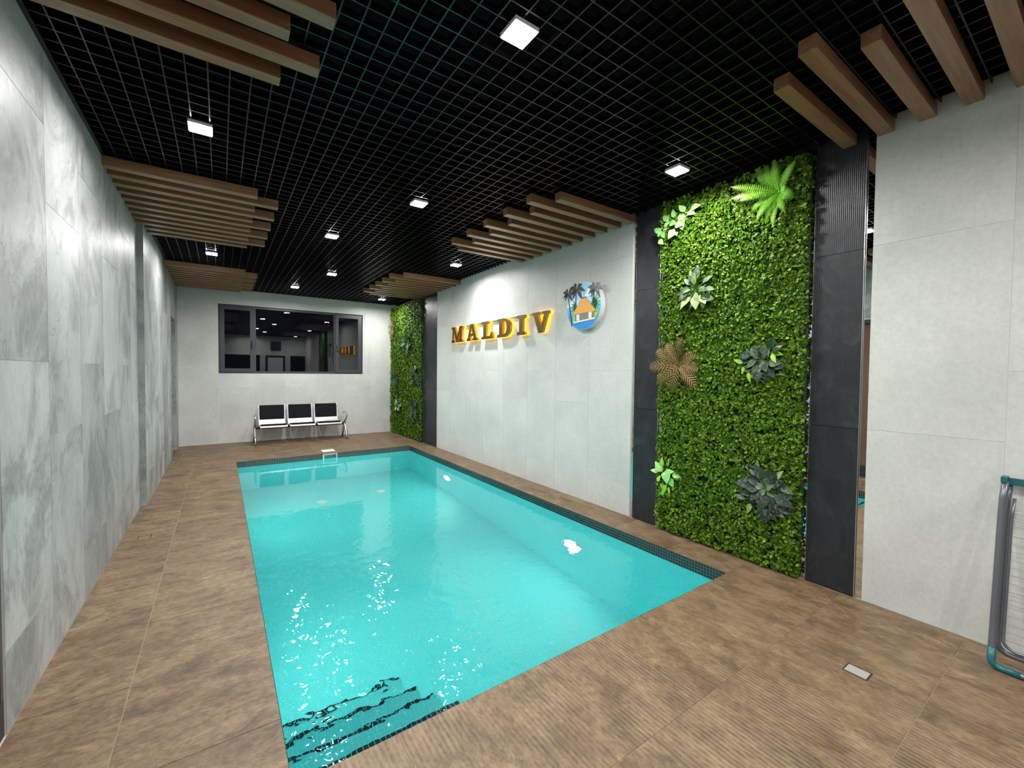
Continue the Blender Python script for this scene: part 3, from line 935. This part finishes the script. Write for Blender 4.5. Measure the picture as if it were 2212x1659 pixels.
# ------------------------------------------------------------------ round logo
LY, LZ, LR = 3.556, 2.272, 0.273
logo = thing('logo_sign', (XR, LY, LZ), 'round wall logo of a thatched hut and palm trees', 'logo sign')
M_acr = simple('white_acrylic', (0.72,0.72,0.72), 0.25)
def ldisc(name, r, x0_, x1_, mat):
    m_ = MB()
    pl = [(r*math.cos(2*math.pi*k/64), r*math.sin(2*math.pi*k/64)) for k in range(64)]
    m_.prism(pl, lambda u,v,d: (XR-d, LY-u, LZ+v), x0_, x1_)
    return m_.build(name, mat, logo)
ldisc('back_disc', LR-0.004, 0.0008, 0.075, M_acr)
def sky_mat():
    ma, nt, b = new_mat('printed_sky'); k = N(nt)
    g = k.n('ShaderNodeNewGeometry'); sp = k.n('ShaderNodeSeparateXYZ'); k.l(g.outputs['Position'], sp.inputs[0])
    mr = k.n('ShaderNodeMapRange'); mr.inputs[1].default_value = LZ-LR; mr.inputs[2].default_value = LZ+LR
    k.l(sp.outputs[2], mr.inputs[0])
    k.l(k.ramp(mr.outputs[0], [(0.0,(0.10,0.42,0.62)), (0.25,(0.05,0.30,0.72)), (0.45,(0.15,0.50,0.85)), (0.62,(0.45,0.76,0.92)), (0.70,(0.30,0.60,0.90)), (1.0,(0.36,0.66,0.92))]), b.inputs['Base Color'])
    b.inputs['Roughness'].default_value = 0.2
    return ma
ldisc('printed_face', LR, 0.0755, 0.0790, sky_mat())
def lay(name, polys, mat, lvl):
    m_ = MB()
    for pl in polys:
        m_.prism(pl, lambda u,v,d: (XR-d, LY-u*LR, LZ+v*LR), 0.0791+0.0007*lvl, 0.0791+0.0007*(lvl+1)-0.0001)
    return m_.build(name, mat, logo)
def pmat(n_, c_): return simple(n_, c_, 0.25)
lay('cloud', [[(0.05,0.34),(0.20,0.36),(0.55,0.40),(0.62,0.46),(0.52,0.54),(0.42,0.52),(0.36,0.66),(0.22,0.66),(0.16,0.52),(0.10,0.42)], [(-0.99,0.02),(-0.45,0.08),(-0.42,0.20),(-0.60,0.30),(-0.80,0.24),(-0.96,0.16)]], pmat('print_cloud',(0.85,0.88,0.95)), 0)
lay('water', [[(-0.70,-0.70),(-0.35,-0.66),(0.72,-0.60),(0.60,-0.78),(0.35,-0.92),(0,-0.985),(-0.35,-0.92),(-0.55,-0.82)]], pmat('print_water',(0.01,0.26,0.75)), 0)
lay('bush', [[(-0.62,-0.62),(-0.60,-0.30),(-0.46,-0.28),(-0.44,-0.62)], [(0.62,-0.56),(0.60,-0.24),(0.82,-0.20),(0.86,-0.42),(0.72,-0.54)]], pmat('print_bush',(0.30,0.62,0.06)), 1)
def fan(cx, cy, r, n, a0, a1, wdt=0.16):
    out = []
    for i in range(n):
        a = math.radians(a0+(a1-a0)*i/(n-1))
        dx, dy = math.cos(a), math.sin(a); px, py = -dy, dx
        out.append([(cx,cy), (cx+dx*r*0.45+px*r*wdt, cy+dy*r*0.45+py*r*wdt), (cx+dx*r, cy+dy*r), (cx+dx*r*0.45-px*r*wdt, cy+dy*r*0.45-py*r*wdt)])
    return out
lay('broad_leaf', fan(-0.36,-0.02,0.42,6,130,250) , pmat('print_leaf_a',(0.03,0.30,0.12)), 2)
lay('broad_leaf', fan(0.56,0.02,0.46,7,-60,80), pmat('print_leaf_b',(0.03,0.36,0.13)), 2)
def palm(cx, cy, r, base):
    out = []
    for a, l, dr in ((150,1.0,-0.25),(110,0.75,-0.1),(40,0.95,-0.22),(5,1.1,-0.35),(185,0.8,-0.35),(-45,1.05,-0.2),(235,0.8,-0.1)):
        a = math.radians(a); tx, ty = cx+math.cos(a)*r*l, cy+math.sin(a)*r*l+dr*r
        mxx, myy = (cx+tx)/2, (cy+ty)/2 + 0.12*r
        nx, ny = -(ty-cy), (tx-cx); L_ = math.hypot(nx,ny); nx/=L_; ny/=L_
        out.append([(cx,cy),(mxx+nx*0.20*r,myy+ny*0.20*r),(tx,ty),(mxx-nx*0.17*r,myy-ny*0.17*r)])
    out.append([(cx-0.025,cy),(cx+0.025,cy),(base[0]+0.03,base[1]),(base[0]-0.03,base[1])])
    return out
pk = pmat('print_palm',(0.018,0.020,0.026))
for i_, a_ in enumerate(((-0.42,0.72,0.52,(-0.47,-0.30)), (-0.95,0.62,0.40,(-0.66,-0.82)), (0.66,0.62,0.46,(0.50,-0.10)))):
    lay('palm', palm(*a_), pk, 3+i_)
lay('hut_wall', [[(-0.48,-0.62),(0.66,-0.56),(0.66,-0.24),(-0.48,-0.24)]], pmat('print_hut_wall',(0.22,0.19,0.17)), 6)
lay('hut_pillar', [[(-0.38,-0.60),(-0.20,-0.60),(-0.20,-0.34),(-0.38,-0.34)], [(0.34,-0.56),(0.52,-0.56),(0.52,-0.30),(0.34,-0.30)]], pmat('print_pillar',(0.80,0.78,0.86)), 7)
lay('terrace', [[(-0.56,-0.70),(0.72,-0.62),(0.72,-0.55),(-0.56,-0.63)]], pmat('print_terrace',(0.80,0.80,0.52)), 8)
lay('thatched_roof', [[(-0.62,-0.32),(0.78,-0.30),(0.70,-0.22),(0.16,0.33),(-0.06,0.33),(-0.56,-0.24)]], pmat('print_roof',(0.82,0.36,0.035)), 9)
lay('roof_ridge', [[(-0.09,0.30),(0.19,0.31),(0.17,0.36),(-0.07,0.35)]], pmat('print_ridge',(0.10,0.05,0.03)), 10)

# ------------------------------------------------------------------ greenery
LEAF_G = mat_leaf('box_leaf', [(0.0,(0.012,0.040,0.004)), (0.4,(0.048,0.120,0.007)), (0.8,(0.135,0.260,0.013)), (1.0,(0.28,0.42,0.04))], 0.42)
def foliage(y0, y1, z0, z1, n, size, seed, xb, depth):
    rg = np.random.default_rng(seed)
    # clumped sprigs: leaves grouped around sprig centres
    ns = n//5
    cy = rg.uniform(y0+0.005, y1-0.005, ns); cz = rg.uniform(z0+0.01, z1-0.01, ns); cd = rg.uniform(0.25, 1.0, ns)**0.8*depth
    i = np.repeat(np.arange(ns), 5); n = len(i)
    py = cy[i]+rg.normal(0, size*0.42, n); pz = np.clip(cz[i]+rg.normal(0, size*0.42, n), z0+0.012, z1)
    pd = np.clip(cd[i]+rg.normal(0, 0.006, n), 0.004, depth*1.2)
    L = size*rg.uniform(0.7, 1.25, n); W = L*rg.uniform(0.30, 0.42, n)
    a = rg.uniform(0, 2*np.pi, n); tilt = rg.uniform(-0.2, 1.0, n)
    # leaf axis: in-plane angle a, tilted out of the wall
    d = np.stack([-np.sin(tilt), np.cos(a)*np.cos(tilt), np.sin(a)*np.cos(tilt)], 1)
    s = np.stack([np.zeros(n), -np.sin(a), np.cos(a)], 1)
    roll = rg.uniform(-0.7, 0.7, n)[:, None]
    nn = np.cross(s, d)
    s2 = s*np.cos(roll)+nn*np.sin(roll)
    nn = np.cross(s2, d)
    c = np.stack([xb-pd, py, pz], 1)
    fold = (W*0.35)[:, None]
    b0 = c-d*(L/2)[:, None]; tip = c+d*(L/2)[:, None]
    sgn = np.where(nn[:, :1] > 0, -1.0, 1.0)
    l = c+s2*W[:, None]+nn*sgn*fold*0.8; r = c-s2*W[:, None]+nn*sgn*fold*0.8
    V = np.stack([b0, r, tip, l], 1).reshape(-1, 3)
    base = np.arange(n)*4
    tris = np.stack([base, base+1, base+2, base, base+2, base+3], 1).reshape(-1, 3)
    me_ = bpy.data.meshes.new('foliage')
    me_.vertices.add(len(V)); me_.vertices.foreach_set('co', V.ravel())
    me_.loops.add(tris.size); me_.loops.foreach_set('vertex_index', tris.ravel())
    me_.polygons.add(len(tris)); me_.polygons.foreach_set('loop_start', np.arange(len(tris))*3)
    me_.update(calc_edges=True)
    sh = np.clip(rg.beta(2.2, 2.2, n)*0.75+0.28*(rg.random(ns)[i]), 0, 1)
    at = me_.attributes.new('shade', 'FLOAT', 'POINT'); at.data.foreach_set('value', np.repeat(sh, 4).astype(np.float32))
    return me_
M_back = simple('dark_green_mesh', (0.012,0.030,0.008), 0.8)
def grass(y0, y1, n, size, seed, label, ztop=H-0.005):
    t = thing('grass_panel', (XR, (y0+y1)/2, 0), label, 'grass wall', 'artificial grass panels on the right wall')
    boxobj('backing', XR-0.006, XR+0.0175, y0+0.012, y1-0.012, 0.01, ztop-0.015, M_back, t)
    me_ = foliage(y0, y1, 0.012, ztop, n, size, seed, XR-0.006, 0.052)
    o_ = link('foliage', me_, LEAF_G, t); o_.location = -t.location; o_['kind'] = 'stuff'
grass(1.318, 2.548, 44000, 0.030, 3, 'tall artificial grass panel between the two near black strips')
grass(8.375, D-0.012, 34000, 0.032, 4, 'tall artificial grass panel in the far corner beside the window', H-0.082)

def set_shade(me_, val):
    at = me_.attributes.new('shade', 'FLOAT', 'POINT')
    at.data.foreach_set('value', np.full(len(me_.vertices), val, dtype=np.float32))

def leaf_mesh(L, Wd, curl=0.25, fold=0.25):
    """ovate pointed leaf along +X from the origin, normal +Z"""
    prof_ = [(0,0),(0.12,0.55),(0.32,0.98),(0.55,0.86),(0.78,0.48),(1.0,0.0)]
    v, f = [], []
    for (t_, w_) in prof_:
        zc_ = -curl*L*t_*t_
        v += [(t_*L, -w_*Wd/2, zc_+fold*w_*Wd/2), (t_*L, 0, zc_), (t_*L, w_*Wd/2, zc_+fold*w_*Wd/2)]
    for i in range(len(prof_)-1):
        a = i*3
        f += [(a,a+3,a+4,a+1),(a+1,a+4,a+5,a+2)]
    return v, f

def orient(dir_, nrm):
    d = Vector(dir_).normalized(); n_ = Vector(nrm); n_ = (n_-d*n_.dot(d)).normalized()
    s_ = n_.cross(d)
    return Matrix((d, s_, n_)).transposed()

def make_leaf(name, parent, base, dir_, L, Wd, mat, shade, nrm=(-1,0,0.25), curl=0.25, fold=0.25):
    v, f = leaf_mesh(L, Wd, curl, fold)
    R = orient(dir_, nrm)
    me_ = bpy.data.meshes.new(name)
    me_.from_pydata([tuple(R @ Vector(q)) for q in v], [], f)
    me_.polygons.foreach_set('use_smooth', [True]*len(me_.polygons)); me_.update()
    set_shade(me_, shade)
    o_ = link(name, me_, mat, parent); o_.location = Vector(base)-parent.location
    return o_

XG = XR-0.045
def cluster(name, y, z, leaves, mat_by, label, cat='plant', seed=1, stems=()):
    """leaves: (dy, dz, angle_deg, length, width_ratio, matkey)"""
    rg = random.Random(seed)
    t = thing(name, (XG, y, z), label, cat)
    m_ = MB()
    m_.tube([(XR-0.012, y, z), (XG-0.012, y, z)], 0.006, 6)
    for (dy, dz, a, L, wr_, mk) in leaves:
        a_ = math.radians(a)
        out = rg.uniform(0.15, 0.55)
        base = (XG-rg.uniform(0.005, 0.05), y+dy, z+dz)
        m_.tube([(XG-0.012, y, z), base], 0.0022, 5, False)
        make_leaf('leaf', t, base, (-out, math.cos(a_), math.sin(a_)), L, L*wr_, mat_by[mk], rg.random(), (-1, rg.uniform(-0.4,0.4), rg.uniform(0.0,0.7)), rg.uniform(0.1,0.35), rg.uniform(0.1,0.35))
    for (dy, dz, dy2, dz2) in stems:
        m_.tube([(XG-0.02, y+dy, z+dz), (XG-0.045, y+(dy+dy2)/2, z+(dz+dz2)/2+0.01), (XG-0.03, y+dy2, z+dz2)], 0.004, 6)
    m_.build('stem', mat_by['s'], t, True)
    return t

LM = {
 'b': mat_leaf('bright_ivy_leaf', [(0,(0.13,0.42,0.09)),(1,(0.36,0.70,0.22))], 0.35, (0.50,0.72,0.34)),
 'l': mat_leaf('lime_leaf', [(0,(0.16,0.42,0.03)),(1,(0.42,0.66,0.10))], 0.35),
 'g': mat_leaf('grey_green_leaf', [(0,(0.05,0.095,0.05)),(1,(0.13,0.20,0.12))], 0.40, (0.24,0.31,0.22)),
 'v': mat_leaf('variegated_leaf', [(0,(0.12,0.24,0.07)),(1,(0.25,0.38,0.14))], 0.40, (0.42,0.50,0.26)),
 'd': mat_leaf('dark_silver_leaf', [(0,(0.010,0.022,0.015)),(1,(0.040,0.062,0.046))], 0.35, (0.13,0.16,0.135)),
 'k': mat_leaf('dark_green_leaf', [(0,(0.008,0.040,0.018)),(1,(0.030,0.105,0.045))], 0.35),
 's': simple('green_stem', (0.10,0.20,0.04), 0.5),
}
# world y grows away from the viewpoint (to the left in the photo): angle 0 points left, 180 right
def ring(n, r, L, wr_, mk, seed, a0=0, spread=360, rj=0.5, Lj=0.25):
    rg = random.Random(seed); out = []
    for i in range(n):
        a = a0 + spread*i/n + rg.uniform(-14,14)
        q = r*(1-rj*rg.random())
        out.append((q*math.cos(math.radians(a)), q*math.sin(math.radians(a)), a+rg.uniform(-30,30), L*(1+rg.uniform(-Lj,Lj)), wr_, mk))
    return out

# pothos, upper left corner of the near panel
pot = []
for (y_, z_, a_, L_) in ((2.545,2.765,220,0.075),(2.555,2.80,150,0.07),(2.53,2.835,40,0.085),(2.50,2.83,250,0.075),(2.505,2.875,140,0.08),(2.475,2.875,300,0.08),
                         (2.465,2.925,60,0.085),(2.44,2.90,200,0.09),(2.41,2.84,230,0.09),(2.385,2.825,300,0.10),(2.375,2.855,190,0.085),(2.39,2.935,80,0.085),
                         (2.36,2.935,200,0.095),(2.335,2.905,250,0.11),(2.32,2.925,170,0.085),(2.285,2.955,60,0.085),(2.26,2.955,210,0.09),(2.235,2.965,170,0.095)):
    pot.append((y_-2.40, z_-2.88, a_, L_, 0.72, 'b'))
cluster('pothos_plant', 2.40, 2.88, pot, LM, 'pale green trailing pothos at the upper left of the near grass panel', seed=5)
# grey-green cluster
cluster('leafy_plant', 2.165, 2.25, ring(11,0.10,0.095,0.6,'g',2)+ring(8,0.14,0.09,0.6,'g',3,200,160)+ring(4,0.04,0.09,0.5,'v',4)+[(0.015,0.10,70,0.075,0.5,'v'),(-0.02,0.085,120,0.06,0.5,'v')]+ring(4,0.10,0.12,0.6,'v',6,220,100), LM, 'grey-green variegated plant in the upper middle of the near grass panel', seed=6)
# dark ivy with lime tips
cluster('ivy_plant', 1.60, 1.61, ring(14,0.11,0.085,0.78,'d',7)+ring(7,0.06,0.085,0.75,'g',8)+ring(5,0.02,0.075,0.8,'d',16)+
   [(-0.075,0.06,190,0.085,0.55,'l'),(-0.085,0.055,250,0.085,0.55,'l'),(-0.08,0.07,150,0.085,0.5,'l'),(-0.06,0.09,110,0.09,0.6,'k'),
    (0.085,-0.09,265,0.085,0.45,'l'),(0.055,-0.075,290,0.075,0.5,'l'),(0.13,-0.02,30,0.07,0.5,'l'),(0.12,-0.04,290,0.075,0.5,'l'),(0.10,0.02,80,0.08,0.5,'g')], LM,
   'dark silver ivy with lime leaf tips, right side of the near grass panel', seed=9,
   stems=((0.10,-0.10,-0.06,-0.15),(0.10,-0.135,-0.03,-0.165),(-0.09,-0.115,-0.19,-0.12)))
# light green lower left
cluster('ivy_plant', 2.42, 0.50, [(0.05,0.07,60,0.11,0.7,'b'),(0.02,0.06,150,0.10,0.7,'b'),(0.0,0.09,250,0.12,0.75,'b'),(0.09,0.06,10,0.09,0.55,'b'),(-0.05,0.08,200,0.10,0.65,'b'),(-0.03,0.03,230,0.10,0.65,'b'),(0.0,0.13,100,0.08,0.6,'b'),(0.04,0.12,80,0.09,0.55,'l'),
   (0.09,-0.03,120,0.08,0.5,'l'),(0.05,-0.03,260,0.08,0.5,'l'),(0.0,-0.04,280,0.09,0.45,'l'),(0.075,-0.07,200,0.08,0.45,'l'),(0.03,-0.08,270,0.08,0.4,'l'),(-0.02,-0.06,250,0.07,0.45,'l'),(0.05,-0.135,165,0.06,0.35,'l'),(0.03,-0.125,190,0.07,0.4,'l')], LM,
   'bright green ivy at the lower left of the near grass panel', seed=10)
# dark begonia lower right
cluster('begonia_plant', 1.545, 0.62, ring(15,0.14,0.10,0.8,'d',12)+ring(8,0.07,0.10,0.8,'d',13)+ring(5,0.02,0.085,0.8,'g',15)+[(-0.08,-0.02,200,0.15,0.6,'d'),(0.07,0.14,95,0.08,0.5,'v'),(0.08,0.11,40,0.08,0.55,'v'),(0.04,0.10,170,0.075,0.5,'v'),(0.06,0.09,60,0.09,0.55,'g'),
   (-0.07,0.09,120,0.10,0.5,'v'),(-0.11,0.05,200,0.10,0.55,'g'),(0.14,-0.11,20,0.09,0.4,'g'),(0.10,-0.13,280,0.09,0.45,'v'),(0.04,-0.12,240,0.10,0.5,'g'),(-0.03,-0.12,250,0.12,0.5,'v'),(-0.05,-0.12,210,0.12,0.45,'g'),(0.01,-0.11,280,0.11,0.5,'g')], LM,
   'large dark-leaved begonia at the lower right of the near grass panel', seed=14)

# fern
FERN = mat_leaf('bright_fern', [(0,(0.09,0.32,0.02)),(0.6,(0.23,0.55,0.05)),(1,(0.36,0.68,0.09))], 0.38)
def frond(parent, c, tip, arch, wid, n, mat, shade, slim=0.5, rg=random, name='frond', gap=1.0):
    c = Vector(c); tip = Vector(tip)
    ax = tip-c; L = ax.length
    mid = (c+tip)/2 + Vector((-arch,0,0))
    def P(t_): return (1-t_)**2*c + 2*t_*(1-t_)*mid + t_*t_*tip
    v, f = [], []
    sd = ax.cross(Vector((-1,0,0))).normalized()
    for k_ in range(n):
        t_ = 0.10+0.89*k_/(n-1)
        p_ = P(t_); d_ = (P(min(1,t_+0.02))-P(t_-0.02)).normalized()
        ww = wid*(math.sin(math.pi*min(1.0, t_*0.93+0.10))**0.7)
        wl = L/n*0.62*gap
        nr = d_.cross(sd).normalized()
        for sg in (1,-1):
            tipp = p_ + sd*sg*ww + d_*ww*slim - nr*0.12*ww*sg*0 + Vector((0.10*ww,0,0))
            i0 = len(v)
            v += [tuple(p_-d_*wl*0.75), tuple(p_+sd*sg*ww*0.5+d_*(ww*slim*0.5-wl*0.55)), tuple(tipp), tuple(p_+sd*sg*ww*0.5+d_*(ww*slim*0.5+wl*0.55)), tuple(p_+d_*wl*0.75)]
            f.append((i0,i0+1,i0+2,i0+3,i0+4) if sg > 0 else (i0+4,i0+3,i0+2,i0+1,i0))
    # rib
    mb = MB(); mb.tube([P(t_/8) for t_ in range(9)], [0.004-0.0004*t_ for t_ in range(9)], 5, False)
    o0 = len(v); v += mb.v; f += [tuple(o0+q for q in ff) for ff in mb.f]
    me_ = bpy.data.meshes.new(name)
    me_.from_pydata([tuple(Vector(q)-parent.location) for q in v], [], f); me_.update()
    set_shade(me_, shade)
    return link(name, me_, mat, parent)
fc = (XG, 1.503, 2.865)
fern = thing('fern_plant', fc, 'large bright green fern at the top of the near grass panel', 'fern')
for i_, (ty, tz, wd_) in enumerate(((1.67,3.135,0.060),(1.515,3.095,0.045),(1.36,3.025,0.045),(1.385,2.775,0.060),(1.52,2.595,0.036),(1.622,2.67,0.045),(1.694,2.78,0.045),(1.848,2.91,0.045),(1.835,2.995,0.045),(1.60,3.09,0.045),(1.44,2.68,0.035),(1.76,2.86,0.040),(1.43,2.86,0.040),(1.57,2.63,0.036))):
    frond(fern, (XG-0.01, 1.503, 2.865), (XG-0.05-0.03*(i_ % 3), ty, min(tz, H-0.02)), 0.07+0.02*(i_ % 2), wd_*0.80, 23, FERN, 0.2+0.75*((i_*37) % 10)/10, 0.28, gap=0.72)
MB().tube([(XR-0.012,1.503,2.865),(XG-0.03,1.503,2.865)], [0.014,0.010], 8).build('crown', LM['s'], fern, True)
# brown palm
PALM = mat_leaf('bronze_palm', [(0,(0.10,0.070,0.024)),(0.5,(0.19,0.130,0.050)),(1,(0.27,0.160,0.080))], 0.5)
pc = (XG, 2.318, 1.583)
bp = thing('palm_plant', pc, 'dry bronze palm on the left side of the near grass panel', 'palm')
for i_, (ty, tz) in enumerate(((2.285,1.835),(2.44,1.78),(2.552,1.72),(2.63,1.56),(2.53,1.40),(2.377,1.325),(2.125,1.39),(2.11,1.53),(2.13,1.67))):
    frond(bp, (XG-0.005, 2.318, 1.583), (XG-0.045, ty, tz), 0.06, 0.070, 10, PALM, ((i_*53) % 11)/10, 0.9, name='frond', gap=0.80)
MB().tube([(XR-0.012,2.318,1.583),(XG-0.02,2.318,1.583)], 0.008, 8).build('crown', LM['s'], bp, True)
# plants of the far panel
bp2 = thing('palm_plant', (XG, 10.02, 2.56), 'dry bronze palm at the top left of the far grass panel', 'palm')
for i_ in range(10):
    a_ = 2*math.pi*i_/10
    frond(bp2, (XG-0.01, 10.02, 2.56), (XG-0.09, 10.02+0.24*math.cos(a_), 2.56+0.30*math.sin(a_)), 0.08, 0.060, 11, PALM, ((i_*53) % 11)/10, 0.85, gap=0.45)
cluster('leafy_plant', 9.13, 2.10, ring(12,0.13,0.16,0.65,'k',21)+ring(4,0.08,0.14,0.6,'g',22), LM, 'dark green plant in the upper middle of the far grass panel', seed=23)
cluster('ivy_plant', 8.62, 1.40, ring(12,0.13,0.15,0.7,'d',24)+ring(3,0.15,0.12,0.5,'l',25,60,80), LM, 'dark silver ivy on the right side of the far grass panel', seed=26)
fern2 = thing('fern_plant', (XG, 9.80, 1.33), 'dark green fern on the left side of the far grass panel', 'fern')
for i_ in range(9):
    a_ = 2*math.pi*i_/9+0.3
    frond(fern2, (XG-0.01, 9.80, 1.33), (XG-0.08, 9.80+0.27*math.cos(a_), 1.33+0.27*math.sin(a_)), 0.08, 0.05, 11, LM['k'], ((i_*37) % 10)/10, 0.45)
cluster('leafy_plant', 9.72, 0.70, ring(12,0.14,0.15,0.6,'g',27)+ring(6,0.10,0.13,0.6,'b',28), LM, 'pale silver-green plant at the lower left of the far grass panel', seed=29)
cluster('begonia_plant', 8.66, 0.63, ring(13,0.13,0.16,0.75,'d',30), LM, 'dark-leaved begonia at the lower right of the far grass panel', seed=31)

# ------------------------------------------------------------------ drying rack
rk = thing('drying_rack', (3.36, 0.08, 0), 'folded grey and teal clothes drying rack leaning by the right wall', 'drying rack')
RY1, RY0 = 0.352, -0.22
def lean(z, off=0.0):  # x of the rack plane at height z
    return 3.262 + 0.19*min(1, z/0.96) + off
def ushape(y1, y0, zb, zt, off, rad, rc):
    pts = [(lean(zt,off), y1-0.006, zt), (lean(zt-0.09,off), y1-0.001, zt-0.09)]
    pts += [(lean(z,off), y1, z) for z in (0.75, 0.5, 0.25, zb+rc)]
    for k_ in range(1,6):
        a_ = math.pi/2*k_/5
        pts.append((lean(zb,off), y1-rc+rc*math.cos(a_), zb+rc-rc*math.sin(a_)))
    pts2 = [(p[0], y0+(y1-p[1]), p[2]) for p in reversed(pts)]
    return pts+pts2
MB().tube(ushape(RY1, RY0, 0.014, 0.945, 0.0, 0.011, 0.035), 0.0150, 10).build('leg_frame', M_tube, rk, True)
MB().tube(ushape(RY1-0.012, RY0+0.012, 0.075, 0.945, 0.042, 0.011, 0.05), 0.0140, 10).build('leg_frame', M_tube, rk, True)
MB().tube(ushape(RY1-0.034, RY0+0.034, 0.105, 0.86, 0.016, 0.011, 0.05), 0.007, 10).build('airer_frame', M_tube, rk, True)
for k_ in range(17):
    z = 0.15+0.04*k_
    MB().tube([(lean(z,0.016), RY1-0.036, z), (lean(z,0.020), 0.07, z-0.004), (lean(z,0.016), RY0+0.036, z)], 0.0018, 6).build('wire', M_wire, rk)
# teal corners and top bar
for yy, s in ((RY1,-1), (RY0,1)):
    pts = [(lean(0.10), yy, 0.10), (lean(0.05), yy, 0.05)]
    for k_ in range(1,6):
        a_ = math.pi/2*k_/5
        pts.append((lean(0.014), yy+s*0.035*(1-math.cos(a_)), 0.049-0.035*math.sin(a_)))
    pts += [(lean(0.014), yy+s*0.10, 0.014)]
    MB().tube(pts, 0.0165, 10).build('corner_sleeve', M_teal, rk, True)
    MB().box(lean(0.96)-0.022, lean(0.96)+0.045, yy-0.012+s*0.002, yy+0.012+s*0.002, 0.938, 0.968).build('hinge_cap', M_teal, rk)
MB().box(lean(0.95)+0.012, lean(0.95)+0.030, RY0+0.015, RY1-0.015, 0.925, 0.962).build('top_bar', M_teal, rk)
